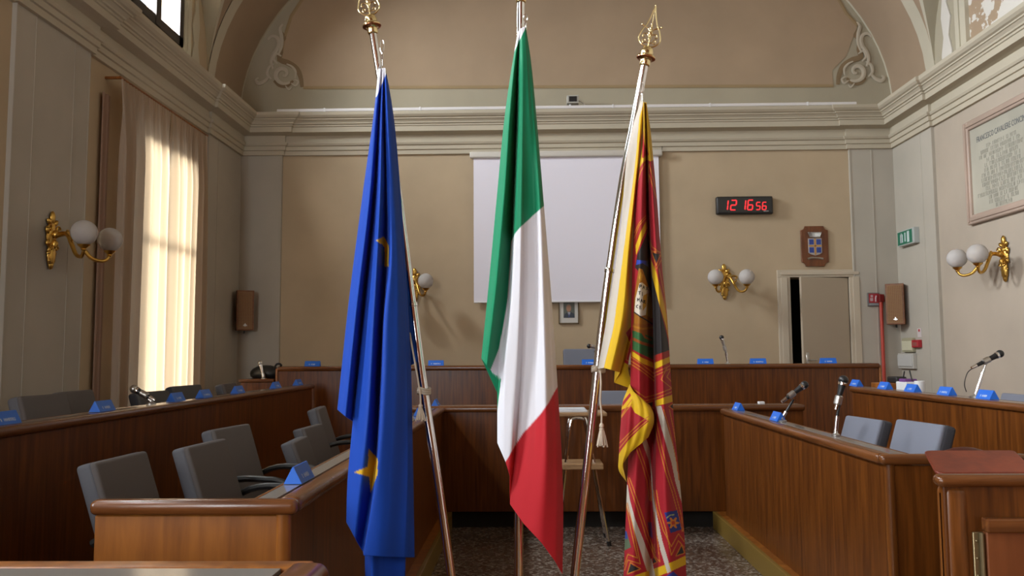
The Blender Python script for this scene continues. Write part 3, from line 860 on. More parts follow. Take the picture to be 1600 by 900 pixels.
x_ = XRI + 0.085
b1 = atX(1222, 655, x_); b1.z = ZRI; J = atY(1240, 622, b1.y)
mic(b1, 0.03, [atY(1240, 624, b1.y)], atY(1227, 624, b1.y), atY(1255, 603, b1.y), 'black microphone tilted up on the right bench beside its name card')
b2 = atX(1306, 683, x_); b2.z = ZRI
mic(b2, 0.022, [atY(1308, 650, b2.y), atY(1312, 628, b2.y)], atY(1308, 632, b2.y), atY(1317, 597, b2.y), 'tall upright black microphone with chrome joint on the right bench')
b3 = atX(1524, 607, XRO + 0.09); b3.z = ZRO
mic(b3, 0.04, [atY(1536, 582, b3.y), atY(1541, 567, b3.y)], atY(1524, 572, b3.y), atY(1560, 554, b3.y), 'microphone on the upper right bench before the right wall with a looping cable', stand=M_STEEL,
    cable=[atY(1524, 573, b3.y), atY(1512, 582, b3.y), atY(1507, 600, b3.y), atY(1510, 612, b3.y + 0.05)])
b4 = atY(1137, 571, 9.43); b4.z = 1.372
mic(b4, 0.03, [atY(1134, 552, 9.43), atY(1132, 545, 9.43)], atY(1135, 552, 9.43), atY(1128, 529, 9.43), 'slim chrome and black microphone on the rostrum left of the door', stand=M_STEEL, body=M_STEEL, group='microphones on the rostrum')
b5 = atY(934, 571, 9.43); b5.z = 1.372
mic(b5, 0.03, [atY(929, 548, 9.43)], atY(936, 543, 9.43), atY(922, 541, 9.43), 'short microphone on the rostrum before the rostrum chair', group='microphones on the rostrum', body=M_STEEL)
b6 = atY(412, 600, 9.45); b6.z = 1.235
mic(b6, 0.03, [atY(412, 587, 9.45)], atY(412, 590, 9.45), atY(407, 569, 9.45), 'silver-headed microphone standing up before the black bag at the left rostrum end', body=M_CHROME, grille=M_STEEL, stand=M_STEEL, hr=0.03)
b7 = atX(236, 628, XLO - 0.08); b7.z = ZLO
mic(b7, 0.03, [atY(226, 618, b7.y)], atY(236, 622, b7.y), atY(212, 609, b7.y), 'microphone with a pale round head in front of the curtain on the upper left bench', grille=M_STEEL)

# black bag behind the silver microphone
t = thing('black_bag', (-3.1, 9.62, 1.235), 'rounded black bag on the small desk behind the silver microphone', 'bag')
mb = MB(); mb.ell((-3.13, 9.66, 1.29), 0.19, 0.12, 0.10, 18, 10)
mb.v = [(x, y, max(z, 1.237)) for x, y, z in mb.v]; mb.build('bag_body', M_BLACK, t, smooth=True)
mb = MB(); mb.tube([tuple(q) for q in resample3([(-3.02, 9.60, 1.33), (-2.98, 9.58, 1.40), (-2.93, 9.60, 1.39), (-2.98, 9.62, 1.30)], 10)], 0.012, 6); mb.build('strap', M_BLACK, t, smooth=True)

# ================================================================== WALL LAMPS (gilt sconces)
def make_sconce():
    """local frame: wall plane y=0, room towards -y"""
    t = thing('wall_lamp', (0, 0, 0))
    mb = MB()
    mb.ell((0, -0.015, 0.02), 0.065, 0.03, 0.12); mb.ell((0, -0.02, -0.13), 0.05, 0.03, 0.11); mb.ell((0, -0.02, -0.215), 0.028, 0.02, 0.045)
    mb.ell((0, -0.02, 0.17), 0.03, 0.02, 0.055)
    for s in (-1, 1):
        for (x, z, r, a) in ((0.045, 0.13, 0.035, 40), (0.065, 0.06, 0.035, 80), (0.06, -0.04, 0.03, 110), (0.04, -0.12, 0.026, 140), (0.028, -0.185, 0.02, 150)):
            mb.ell((s * x, -0.022, z), r, 0.018, r * 0.62, 10, 7, M=Matrix.Rotation(R(-s * a), 4, 'Y'))
        sp = [(s * (0.055 + (0.034 - 0.0045 * q) * math.cos(q)), -0.04, 0.075 + (0.034 - 0.0045 * q) * math.sin(q)) for q in np.linspace(0, 6.5, 18)]
        mb.tube(sp, 0.008, 6)
        sp = [(s * (0.035 + (0.024 - 0.003 * q) * math.cos(q)), -0.045, -0.085 + (0.024 - 0.003 * q) * math.sin(q)) for q in np.linspace(0, 6.5, 16)]
        mb.tube(sp, 0.007, 6)
    mb.ell((0, -0.05, 0.03), 0.03, 0.035, 0.035); mb.ell((0, -0.045, -0.05), 0.02, 0.02, 0.04)
    mb.build('backplate', M_GOLD, t, smooth=True, world=False)
    for s in (-1, 1):
        mb = MB()
        P = [(0, -0.05, 0.02), (s * 0.01, -0.12, 0.035), (s * 0.045, -0.18, 0.02), (s * 0.075, -0.23, -0.06), (s * 0.11, -0.29, -0.15), (s * 0.15, -0.35, -0.175), (s * 0.185, -0.385, -0.16), (s * 0.20, -0.40, -0.12)]
        Q = resample3(P, 24); mb.tube(Q, [0.021 - 0.008 * i / 23 for i in range(24)], 10)
        mb.tube(resample3([(s * 0.04, -0.17, 0.03), (s * 0.085, -0.20, 0.045), (s * 0.12, -0.22, 0.03), (s * 0.11, -0.225, 0.005), (s * 0.09, -0.22, 0.01)], 12), [0.016 - 0.001 * i for i in range(12)], 7)
        mb.tube(resample3([(s * 0.06, -0.21, -0.02), (s * 0.095, -0.245, -0.035), (s * 0.105, -0.25, -0.01)], 8), 0.009, 6)
        arm = mb.build('arm', M_GOLD, t, smooth=True, world=False)
        mb = MB(); mb.lathe([(0.012, -0.135), (0.022, -0.125), (0.018, -0.115), (0.03, -0.105), (0.045, -0.092), (0.048, -0.083)], (s * 0.20, -0.40, 0), seg=16)
        mb.build('lamp_cup', M_GOLD, arm, smooth=True, world=False)
        mb = MB(); mb.ell((s * 0.20, -0.40, 0.012), 0.10, 0.10, 0.10, 28, 18); mb.build('globe_shade', M_GLOBE, t, smooth=True, world=False)
    return t


SC = 'gilt two-globe wall lamps'
s0 = make_sconce()
p = atX(77, 374, XL + b); s0.location = (XL + b, p.y, p.z + 0.01); s0.rotation_euler = (0, 0, R(90)); tag(s0, 'gilt two-globe wall lamp on the dark left wall beside the curtain', 'wall lamp', SC)
s1 = copy_tree(s0); p = atY(648, 445, YB); s1.location = (p.x, YB, 2.445); s1.rotation_euler = (0, 0, 0); tag(s1, 'gilt wall lamp on the back wall half hidden by the blue flag', 'wall lamp', SC)
s2 = copy_tree(s0); p = atY(1131, 437, YB); s2.location = (p.x, YB, 2.465); s2.rotation_euler = (0, 0, 0); tag(s2, 'gilt two-globe wall lamp on the back wall under the red digital clock', 'wall lamp', SC)
s3 = copy_tree(s0); p = atX(1572, 403, XR); s3.location = (XR, p.y, p.z + 0.01); s3.rotation_euler = (0, 0, R(-90)); tag(s3, 'gilt two-globe wall lamp on the right wall under the marble tablet', 'wall lamp', SC)

# ================================================================== CURTAINS
def curtain(y0, y1, ztop, zbot, label, ph):
    t = thing('curtain', (XL + 0.16, (y0 + y1) / 2, zbot), label, 'curtain', 'cream curtains on the left wall')
    nu, nv = 150, 34; mb = MB()
    for j in range(nv + 1):
        v = j / nv; z = ztop + (zbot - ztop) * v
        for i in range(nu + 1):
            u = i / nu
            fine = math.sin(u * 2 * PI * 19 + ph) * 0.012; broad = math.sin(u * 2 * PI * 5.5 + ph * 2 + 0.6 * math.sin(v * 3)) * 0.055
            k = min(1, v * 6)
            x = XL + 0.15 + fine * (1 - 0.6 * k) + broad * k
            y = y0 + (y1 - y0) * u + (0.02 * math.sin(v * 2.2 + u * 5))
            if u < 0.02 or u > 0.98: x += 0.01
            mb.v.append((x, y, z))
    for j in range(nv):
        for i in range(nu):
            a = j * (nu + 1) + i; mb.f.append((a, a + 1, a + nu + 2, a + nu + 1)); mb.m.append(0)
    o = mb.build('curtain_panel', M_CURT, t, smooth=True, auto=80)
    return t


curtain(7.42, 8.49, 4.10, 0.30, 'cream translucent curtain panel nearer the gilt lamp, sunlit at its right half', 0.3)
curtain(8.53, 9.46, 4.10, 0.30, 'cream translucent curtain panel nearer the corner, sunlit at its left half', 1.7)
t = thing('curtain_rail', (XL + 0.15, 8.45, 4.11), 'thin curtain rail under the cornice above the cream curtains', 'curtain rail')
mb = MB(); mb.tube([(XL + 0.15, 7.41, 4.115), (XL + 0.15, 9.50, 4.115)], 0.010, 8); mb.build('rod', M_WOODL, t)
for yy in (7.43, 8.50, 9.48): mb = MB(); mb.rbox(XL, XL + 0.16, yy - 0.012, yy + 0.012, 4.10, 4.125, 0.004, 1); mb.build('bracket', M_WOODL, t)
# side drape behind the nearer curtain edge
mb = MB()
for j in range(21):
    for i in range(13):
        mb.v.append((XL + 0.035 + 0.008 * math.sin(i * 1.0), 7.33 + i * 0.012, 3.95 - j * 0.17))
for j in range(20):
    for i in range(12):
        a = j * 13 + i; mb.f.append((a, a + 1, a + 14, a + 13)); mb.m.append(0)
tag(mb.build('window_drape', mat('brown drape', (0.30, 0.19, 0.14), 0.9), smooth=True), 'narrow brownish drape showing at the left edge of the cream curtains', 'curtain')

# ================================================================== BACK WALL THINGS
t = thing('projection_screen', (0.46, YB - 0.08, 2.19), 'large white projection screen hanging on the back wall behind the tricolour flag', 'projection screen')
a = atY(740, 300, YB - 0.06); c = atY(1030, 300, YB - 0.06); zt = atY(885, 246, YB - 0.06).z; zb = atY(885, 470, YB - 0.06).z
mb = MB(); mb.box(a.x, c.x, YB - 0.063, YB - 0.058, zb, zt + 0.02); mb.build('screen_fabric', M_SCREEN, t)
mb = MB(); mb.rbox(a.x - 0.05, c.x + 0.05, YB - 0.11, YB - 0.01, zt, zt + 0.085, 0.02, 3); mb.build('roller_case', M_WHITE if False else mat('screen case', (0.60, 0.57, 0.52), 0.4), t, smooth=True)
mb = MB(); mb.rbox(a.x, c.x, YB - 0.073, YB - 0.048, zb - 0.022, zb, 0.008, 2); mb.build('bottom_bar', M_WHITE, t, smooth=True)
mb = MB(); mb.tube([(c.x + 0.045, YB - 0.06, zt + 0.05), (c.x + 0.06, YB - 0.04, zt + 0.2), (c.x + 0.03, YB - 0.03, zt + 0.36)], 0.004, 6); mb.build('cord', M_DARK, t)

# digital clock
p0 = atY(1163, 321, YB - 0.06); t = thing('digital_clock', p0, 'black wall clock with red digits reading 12 16 56', 'clock')
CW, CH = 0.375, 0.12
mb = MB(); mb.rbox(p0.x - CW, p0.x + CW, YB - 0.09, YB - 0.0, p0.z - CH, p0.z + CH, 0.018, 3); mb.build('clock_case', M_BLACK, t, smooth=True)
mb = MB(); mb.rbox(p0.x - CW + 0.02, p0.x + CW - 0.02, YB - 0.094, YB - 0.088, p0.z - CH + 0.02, p0.z + CH - 0.02, 0.002, 1); mb.build('clock_face', mat('smoked plastic', (0.02, 0.02, 0.022), 0.15), t)
M_LED = mat('red led', (1.0, 0.03, 0.04), 0.5, 0, 1.6)
SEG = {'1': 'bc', '2': 'abged', '6': 'acdefg', '5': 'afgcd'}
def digit(ch, x, z, w, h, mb):
    th = h * 0.11
    def q(ax, az, bx, bz):
        A = Vector((x + ax * w + az * h * 0.12, z + az * h)); B = Vector((x + bx * w + bz * h * 0.12, z + bz * h))
        d = (B - A).normalized(); nn = Vector((-d.y, d.x)) * th / 2; A += d * th * 0.3; B -= d * th * 0.3
        mb.prism([tuple(A + nn), tuple(A - nn), tuple(B - nn), tuple(B + nn)], lambda u, v: (u, YB - 0.0965, v), lambda u, v: (u, YB - 0.093, v))
    S = {'a': (0, 1, 1, 1), 'b': (1, .5, 1, 1), 'c': (1, 0, 1, .5), 'd': (0, 0, 1, 0), 'e': (0, 0, 0, .5), 'f': (0, .5, 0, 1), 'g': (0, .5, 1, .5)}
    for k_ in SEG[ch]: q(*S[k_])
def cx(px): return atY(px, 321, YB - 0.09).x
for ch, px, w_, h_ in (('1', 1128, 0.07, 0.13), ('2', 1141, 0.07, 0.13), ('1', 1156, 0.065, 0.13), ('6', 1167.5, 0.065, 0.13), ('5', 1181, 0.05, 0.10), ('6', 1190.5, 0.05, 0.10)):
    mb = MB(); digit(ch, cx(px), p0.z - 0.065 + (0.0), w_, h_, mb); mb.build('led_digit', M_LED, t)
text('SOLARI', 0.022, Matrix.Translation((cx(1197), YB - 0.0955, p0.z - 0.095)) @ Matrix.Rotation(R(90), 4, 'X'), mat('grey print', (0.45, 0.45, 0.45), 0.6), t, 'maker_mark') if False else None
mb = MB()
for i in range(6): mb.box(cx(1193) + i * 0.011, cx(1193) + i * 0.011 + 0.006, YB - 0.0955, YB - 0.093, p0.z - 0.092, p0.z - 0.078)
mb.build('maker_mark', mat('grey print', (0.45, 0.45, 0.45), 0.6), t)

# portrait
p0 = atY(888.5, 488, YB); t = thing('framed_portrait', (p0.x, YB, p0.z - 0.17), 'small framed portrait of a man in a suit below the projection screen', 'picture')
W2, H2 = 0.137, 0.155
mb = MB()
for (x0, x1, z0, z1) in ((-W2, -W2 + 0.014, -H2, H2), (W2 - 0.014, W2, -H2, H2), (-W2, W2, -H2, -H2 + 0.014), (-W2, W2, H2 - 0.014, H2)):
    mb.rbox(p0.x + x0, p0.x + x1, YB - 0.03, YB, p0.z + z0, p0.z + z1, 0.003, 1)
mb.build('picture_frame', mat('dark gilt wood', (0.12, 0.08, 0.03), 0.4), t)
mb = MB(); mb.box(p0.x - W2 + 0.012, p0.x + W2 - 0.012, YB - 0.016, YB - 0.01, p0.z - H2 + 0.012, p0.z + H2 - 0.012); mb.build('mount', mat('ivory mount', (0.60, 0.58, 0.55), 0.6), t)
mb = MB(); mb.box(p0.x - 0.07, p0.x + 0.08, YB - 0.018, YB - 0.016, p0.z - 0.075, p0.z + 0.135, 0)
mb.prism([(-0.068, -0.074), (-0.05, -0.02), (-0.015, 0.0), (0.035, 0.0), (0.07, -0.02), (0.079, -0.074)], lambda u, v: (p0.x + u, YB - 0.0195, p0.z + v), lambda u, v: (p0.x + u, YB - 0.018, p0.z + v), 1)
mb.prism([(0.0 + 0.032 * math.cos(a), 0.052 + 0.046 * math.sin(a)) for a in np.linspace(0, 2 * PI, 20)[:-1]], lambda u, v: (p0.x + u, YB - 0.0205, p0.z + v), lambda u, v: (p0.x + u, YB - 0.0195, p0.z + v), 2)
mb.prism([(0.036 * math.cos(a), 0.066 + 0.044 * math.sin(a)) for a in np.linspace(-0.1, PI + 0.1, 14)], lambda u, v: (p0.x + u, YB - 0.0202, p0.z + v), lambda u, v: (p0.x + u, YB - 0.0195, p0.z + v), 3)
mb.prism([(-0.014, 0.0), (0.022, 0.0), (0.006, -0.06)], lambda u, v: (p0.x + u, YB - 0.0205, p0.z + v), lambda u, v: (p0.x + u, YB - 0.0195, p0.z + v), 4)
mb.prism([(0.0, -0.005), (0.008, -0.005), (0.011, -0.06), (0.004, -0.07), (-0.003, -0.06)], lambda u, v: (p0.x + u, YB - 0.021, p0.z + v), lambda u, v: (p0.x + u, YB - 0.0205, p0.z + v), 5)
mb.build('portrait_print', [mat('print grey green', (0.10, 0.11, 0.09), 0.4), mat('print suit', (0.03, 0.04, 0.06), 0.4), mat('print skin', (0.38, 0.20, 0.12), 0.4), mat('print hair', (0.20, 0.17, 0.15), 0.4), mat('print shirt', (0.50, 0.50, 0.55), 0.4), mat('print tie', (0.05, 0.07, 0.22), 0.4)], t)

# coat of arms plaque
p0 = atY(1272, 385, YB); t = thing('arms_plaque', (p0.x, YB, p0.z - 0.27), 'wooden plaque with a blue quartered shield, crown and ribbon beside the clock', 'plaque')
W2, H2, c_ = 0.18, 0.272, 0.055
pl = []
for (sx, sz, a0) in ((1, 1, 180), (-1, 1, 270), (-1, -1, 0), (1, -1, 90)):
    for q in range(6):
        a = R(a0 + 90 - q * 18) if True else 0
        pl.append((sx * W2 + c_ * math.cos(a), sz * H2 + c_ * math.sin(a)))
mb = MB(); mb.prism(pl, lambda u, v: (p0.x + u, YB - 0.03, p0.z + v), lambda u, v: (p0.x + u, YB, p0.z + v)); mb.build('board', wood('plaque wood', (0.10, 0.03, 0.010), (0.20, 0.065, 0.02), 0.3, (6, 6, 1)), t, bevel=0.006)
def P3(u, v, d): return (p0.x + u, YB - d, p0.z + v)
sh = [(-0.09, 0.105), (0.09, 0.105), (0.09, -0.09), (0.06, -0.112), (0, -0.13), (-0.06, -0.112), (-0.09, -0.09)]
mb = MB(); mb.prism(sh, lambda u, v: P3(u, v, 0.042), lambda u, v: P3(u, v, 0.03)); sd = mb.build('shield', mat('silver enamel', (0.45, 0.42, 0.42), 0.35, 0.5), t, bevel=0.003)
for (x0, x1, z0, z1) in ((-0.078, -0.018, 0.02, 0.09), (0.018, 0.078, 0.02, 0.09), (-0.078, -0.018, -0.09, -0.018), (0.018, 0.078, -0.09, -0.018)):
    mb = MB(); mb.prism([(x0, z0), (x1, z0), (x1, z1), (x0, z1)], lambda u, v: P3(u, v, 0.045), lambda u, v: P3(u, v, 0.042)); mb.build('blue_quarter', mat('blue enamel', (0.03, 0.06, 0.28), 0.3), sd)
mb = MB(); mb.prism([(-0.085, -0.008), (0.085, -0.008), (0.085, 0.01), (-0.085, 0.01)], lambda u, v: P3(u, v, 0.046), lambda u, v: P3(u, v, 0.042)); mb.prism([(-0.009, -0.12), (0.009, -0.12), (0.009, 0.1), (-0.009, 0.1)], lambda u, v: P3(u, v, 0.046), lambda u, v: P3(u, v, 0.042)); mb.build('shield_cross', mat('orange enamel', (0.55, 0.28, 0.08), 0.35, 0.3), sd)
mb = MB()
for i in range(9):
    x = -0.085 + i * 0.021; mb.tube([P3(x * 0.75, 0.125, 0.04), P3(x, 0.175, 0.045)], 0.007, 6)
    mb.ell(P3(x, 0.18, 0.045), 0.008, 0.008, 0.009, 8, 6)
mb.tube([P3(-0.07, 0.122, 0.04), P3(0, 0.118, 0.045), P3(0.07, 0.122, 0.04)], 0.009, 6); mb.build('crown', M_STEEL, t, smooth=True)
mb = MB(); mb.tube([tuple(q) for q in resample3([P3(-0.10, -0.172, 0.035), P3(-0.05, -0.158, 0.04), P3(0.05, -0.165, 0.04), P3(0.10, -0.172, 0.035)], 10)], 0.014, 6); mb.build('ribbon', M_STEEL, t, smooth=True)


# speakers in the corners
def speaker(px, py, rz, label, x, y):
    p = atY(px, py, y); t = thing('wall_speaker', (x, y, p.z - 0.26), label, 'loudspeaker', 'wooden corner loudspeakers', rz=rz)
    mb = MB(); mb.rbox(-0.11, 0.11, -0.09, 0.06, 0, 0.53, 0.006, 2); mb.build('cabinet', wood('speaker wood', (0.14, 0.045, 0.013), (0.24, 0.085, 0.025), 0.4, (3, 3, 3)), t, world=False)
    mb = MB(); mb.rbox(-0.092, 0.092, -0.096, -0.09, 0.02, 0.51, 0.002, 1); g = mb.build('grille_cloth', mat('grille tan', (0.36, 0.22, 0.10), 0.8), t, world=False)
    mb = MB()
    for i in range(25): mb.box(-0.088, 0.088, -0.100, -0.095, 0.03 + i * 0.0195, 0.037 + i * 0.0195)
    for i in range(9): mb.box(-0.088 + i * 0.0215, -0.083 + i * 0.0215, -0.100, -0.095, 0.03, 0.505)
    mb.build('grille_lattice', mat('lattice wood', (0.20, 0.075, 0.022), 0.5), g, world=False)
    mb = MB(); mb.prism([(0.0, 0.095), (0.028, 0.06), (0.0, 0.052), (-0.028, 0.06)], lambda u, v: (u, -0.104, v), lambda u, v: (u, -0.1, v)); mb.build('badge', M_STEEL, g, world=False)
    mb = MB(); mb.tube([(0, 0.05, -0.03), (0, 0.0, -0.03), (0, 0.0, 0.0)], 0.012, 8); mb.rbox(-0.03, 0.03, 0.05, 0.11, 0.1, 0.4, 0.004, 1); mb.build('bracket', M_BLACK, t, smooth=True, world=False)
    return t


speaker(379, 486, R(25), 'dark wooden lattice loudspeaker in the left back corner', -3.80, 10.80)
speaker(1401, 476, R(-28), 'brown wooden lattice loudspeaker in the right back corner', 4.77, 10.80)

# fire pipe, signs, switches, phone
p1 = atY(1375, 460, YB - 0.07); p2 = atY(1383, 600, YB - 0.07)
xm = (p1.x + p2.x) / 2
t = thing('fire_pipe', (xm, YB - 0.07, FZ), 'thin vertical red fire pipe in the right back corner', 'pipe')
mb = MB(); mb.tube([(xm, YB - 0.07, FZ), (xm, YB - 0.07, p1.z)], 0.022, 12); mb.build('pipe_run', M_RED, t, smooth=True)
mb = MB(); mb.rbox(xm - 0.035, xm + 0.03, YB - 0.11, YB - 0.035, p1.z - 0.10, p1.z - 0.0, 0.006, 2); mb.build('valve_box', mat('dark red', (0.16, 0.01, 0.01), 0.4), t)
p0 = atY(1365, 468, YB - 0.05)
t = thing('fire_sign', (p0.x, YB - 0.05, p0.z - 0.09), 'small framed red fire equipment sign beside the red pipe', 'sign')
mb = MB(); mb.rbox(p0.x - 0.078, p0.x + 0.078, YB - 0.055, YB - 0.03, p0.z - 0.09, p0.z + 0.09, 0.004, 1); mb.build('sign_plate', mat('grey sign frame', (0.12, 0.11, 0.11), 0.4), t)
mb = MB(); mb.box(p0.x - 0.063, p0.x + 0.063, YB - 0.058, YB - 0.054, p0.z - 0.045, p0.z + 0.078, 0); mb.box(p0.x - 0.063, p0.x + 0.063, YB - 0.058, YB - 0.054, p0.z - 0.078, p0.z - 0.05, 1)
mb.box(p0.x - 0.048, p0.x - 0.012, YB - 0.061, YB - 0.057, p0.z - 0.02, p0.z + 0.02, 2); mb.box(p0.x - 0.040, p0.x - 0.012, YB - 0.061, YB - 0.057, p0.z + 0.03, p0.z + 0.06, 2); mb.tube([(p0.x + 0.025, YB - 0.058, p0.z - 0.03), (p0.x + 0.025, YB - 0.058, p0.z + 0.02), (p0.x + 0.035, YB - 0.058, p0.z + 0.05)], 0.011, 6, mi=2)
mb.build('pictogram', [mat('sign red', (0.36, 0.03, 0.04), 0.4), mat('sign grey', (0.25, 0.28, 0.30), 0.4), mat('sign pale', (0.50, 0.35, 0.38), 0.4)], t)

xw = XR - b
def on_right(px, py, x=None): return atX(px, py, (xw if x is None else x))
# green exit sign, a box standing off the right wall
a = on_right(1408, 372, xw - 0.05); c = on_right(1431, 370, xw - 0.05)
t = thing('exit_sign', (xw - 0.04, (a.y + c.y) / 2, a.z - 0.1), 'green and white exit sign box high on the right corner pilaster', 'sign')
y0_, y1_ = 10.32, 10.78; zc = on_right(1419, 372).z
mb = MB(); mb.rbox(xw - 0.07, xw, y0_, y1_, zc - 0.10, zc + 0.10, 0.006, 2); mb.build('sign_box', mat('grey sign box', (0.42, 0.45, 0.44), 0.5), t)
mb = MB(); mb.box(xw - 0.073, xw - 0.069, y0_ + 0.05, y1_ - 0.01, zc - 0.085, zc + 0.085, 0)
for (ya, yb_, za, zb_) in ((0.30, 0.37, -0.06, 0.05), (0.33, 0.345, -0.06, 0.065), (0.22, 0.25, -0.055, 0.06), (0.12, 0.18, -0.07, 0.07)):
    mb.box(xw - 0.076, xw - 0.072, y0_ + ya, y0_ + yb_, zc + za, zc + zb_, 1)
mb.build('running_figure_panel', [mat('exit green', (0.01, 0.16, 0.09), 0.4), mat('exit white', (0.55, 0.66, 0.66), 0.4)], t)


def wall_box(name, label, cat, px0, px1, py0, py1, m, d=0.04, extra=None):
    ya = on_right(px0, (py0 + py1) / 2).y; yb_ = on_right(px1, (py0 + py1) / 2).y
    zt = on_right((px0 + px1) / 2, py0).z; zb_ = on_right((px0 + px1) / 2, py1).z
    mb = MB(); mb.rbox(xw - d, xw, min(ya, yb_), max(ya, yb_), zb_, zt, 0.006, 2)
    if extra:
        t = thing(name, (xw, (ya + yb_) / 2, zb_), label, cat); mb.build('casing', m, t); extra(t, min(ya, yb_), max(ya, yb_), zb_, zt); return t
    return tag(mb.build(name, m), label, cat)


def ph(t, y0, y1, z0, z1):
    mb = MB(); mb.rbox(xw - 0.065, xw - 0.045, y0 + 0.02, y1 - 0.02, z0 + 0.03, z1 - 0.02, 0.004, 1); mb.build('cover', mat('grey white plastic', (0.52, 0.52, 0.50), 0.5), t)
wall_box('intercom_box', 'grey-white intercom box low on the right corner pilaster', 'box', 1409, 1433, 552, 576, mat('ivory plastic', (0.48, 0.47, 0.43), 0.5), 0.05, ph)
def th_(t, y0, y1, z0, z1):
    mb = MB(); mb.rbox(xw - 0.05, xw - 0.035, y0 + 0.02, y1 - 0.015, z0 + 0.02, z1 - 0.04, 0.004, 1); mb.build('dial_plate', mat('pale yellow plastic', (0.60, 0.58, 0.42), 0.5), t)
wall_box('thermostat_box', 'pale yellow box above the intercom box on the right corner pilaster', 'box', 1414, 1431, 528, 550, mat('dull yellow plastic', (0.38, 0.36, 0.24), 0.5), 0.04, th_)
def al(t, y0, y1, z0, z1):
    mb = MB(); mb.rbox(xw - 0.058, xw - 0.05, y0 + 0.03, y1 - 0.03, z0 + 0.02, z1 - 0.03, 0.003, 1); mb.build('press_panel', mat('alarm panel', (0.30, 0.08, 0.07), 0.4), t)
wall_box('fire_alarm', 'small red fire alarm call point beside the pale yellow box', 'alarm', 1431, 1441, 531, 543, mat('alarm red', (0.40, 0.02, 0.03), 0.4), 0.055, al)
def lb(t, y0, y1, z0, z1):
    mb = MB(); mb.box(xw - 0.008, xw - 0.004, y0 + 0.03, y1 - 0.03, z0 + 0.07, z1 - 0.01); mb.build('red_pictogram', mat('label red', (0.45, 0.05, 0.06), 0.5), t)
wall_box('alarm_label', 'small red and white label above the fire alarm', 'label', 1434, 1440, 513, 527, mat('label white', (0.60, 0.55, 0.55), 0.5), 0.006, lb)

# white conduit and the small camera on the cornice
zc = 4.78
t = thing('cable_conduit', (0.5, 10.72, 4.758), 'thin white cable conduit lying along the back wall cornice', 'conduit')
xa = atY(433, 170, 10.715).x; xb_ = atY(1338, 163, 10.715).x
mb = MB(); mb.rbox(xa, xb_, 10.695, 10.735, 4.758, 4.800, 0.008, 2); mb.build('conduit_run', mat('white conduit', (0.72, 0.70, 0.70), 0.4), t)
for i in range(6):
    xx = xa + (xb_ - xa) * (i + 0.5) / 6; mb = MB(); mb.box(xx - 0.01, xx + 0.01, 10.69, 10.74, 4.755, 4.805); mb.build('joint_cover', M_WHITE, t)
p0 = atY(895, 156, 10.76)
t = thing('small_monitor', (p0.x, 10.78, 4.76), 'small grey box with a dark window on the cornice above the projection screen', 'device')
mb = MB(); mb.rbox(p0.x - 0.08, p0.x + 0.08, 10.74, 10.86, p0.z - 0.05, p0.z + 0.06, 0.008, 2); mb.build('housing', mat('device grey', (0.42, 0.41, 0.37), 0.5), t)
mb = MB(); mb.box(p0.x - 0.052, p0.x + 0.052, 10.735, 10.741, p0.z - 0.03, p0.z + 0.042); mb.build('dark_window', M_BLACK, t)
mb = MB(); mb.tube([(p0.x - 0.03, 10.80, 4.77), (p0.x - 0.03, 10.80, p0.z - 0.04)], 0.014, 8); mb.rbox(p0.x - 0.06, p0.x + 0.02, 10.76, 10.86, 4.765, 4.775, 0.003, 1); mb.build('stand', M_WHITE, t)
mb = MB(); mb.tube([(p0.x + 0.08, 10.80, p0.z), (p0.x + 0.15, 10.81, p0.z - 0.04), (p0.x + 0.20, 10.81, 4.78)], 0.006, 6); mb.build('cable', M_STEEL, t)

# marble tablet with inscription
y1_ = on_right(1508, 270, XR - 0.05).y; y0_ = y1_ - 1.36
zt = on_right(1508, 194, XR - 0.03).z; zb_ = on_right(1516, 352, XR - 0.03).z
t = thing('marble_tablet', (XR, (y0_ + y1_) / 2, zb_), 'inscribed marble tablet in a pink marble frame on the right wall', 'tablet')
M_MARB = plaster('yellowish marble', (0.44, 0.42, 0.35), 0.16, 0.4); M_PINK = plaster('pink marble', (0.43, 0.325, 0.265), 0.12, 0.35)
mb = MB(); mb.box(XR - 0.03, XR, y0_ + 0.06, y1_ - 0.06, zb_ + 0.06, zt - 0.06); slab = mb.build('slab', M_MARB, t)
mb = MB(); fwid = 0.10
for (ya, yb2, za, zb2) in ((y0_, y0_ + fwid, zb_, zt), (y1_ - fwid, y1_, zb_, zt), (y0_ + fwid, y1_ - fwid, zb_, zb_ + fwid), (y0_ + fwid, y1_ - fwid, zt - fwid, zt)):
    mb.rbox(XR - 0.06, XR, ya, yb2, za, zb2, 0.012, 3)
    cyy, czz = (ya + yb2) / 2, (za + zb2) / 2
    mb.rbox(XR - 0.075, XR - 0.05, ya + 0.03 if yb2 - ya < 0.2 else ya - 0.02, yb2 - 0.03 if yb2 - ya < 0.2 else yb2 + 0.02, za + 0.03 if zb2 - za < 0.2 else za + 0.02, zb2 - 0.03 if zb2 - za < 0.2 else zb2 - 0.02, 0.008, 2)
mb.build('frame_moulding', M_PINK, t, smooth=True)
M_ENG = mat('engraved letters', (0.10, 0.11, 0.12), 0.8); M_ENG2 = mat('faint engraved letters', (0.31, 0.30, 0.25), 0.8)
MT = Matrix.Translation((XR - 0.031, (y0_ + y1_) / 2, 0)) @ Matrix(((0, 0, -1, 0), (-1, 0, 0, 0), (0, 1, 0, 0), (0, 0, 0, 1)))
text('FRANCESCO CAVALIERE CONCINI', 0.088, Matrix.Translation((0, 0, zt - 0.27)) @ MT, M_ENG, slab, 'heading', sx=0.66)
rnd = random.Random(3); H = zt - zb_ - 0.42; nl = 14
wl = [0.5, 0.72, 0.78, 0.52, 0.6, 0.62, 0.72, 0.74, 0.72, 0.6, 0.9, 0.5, 0.5, 0.28]
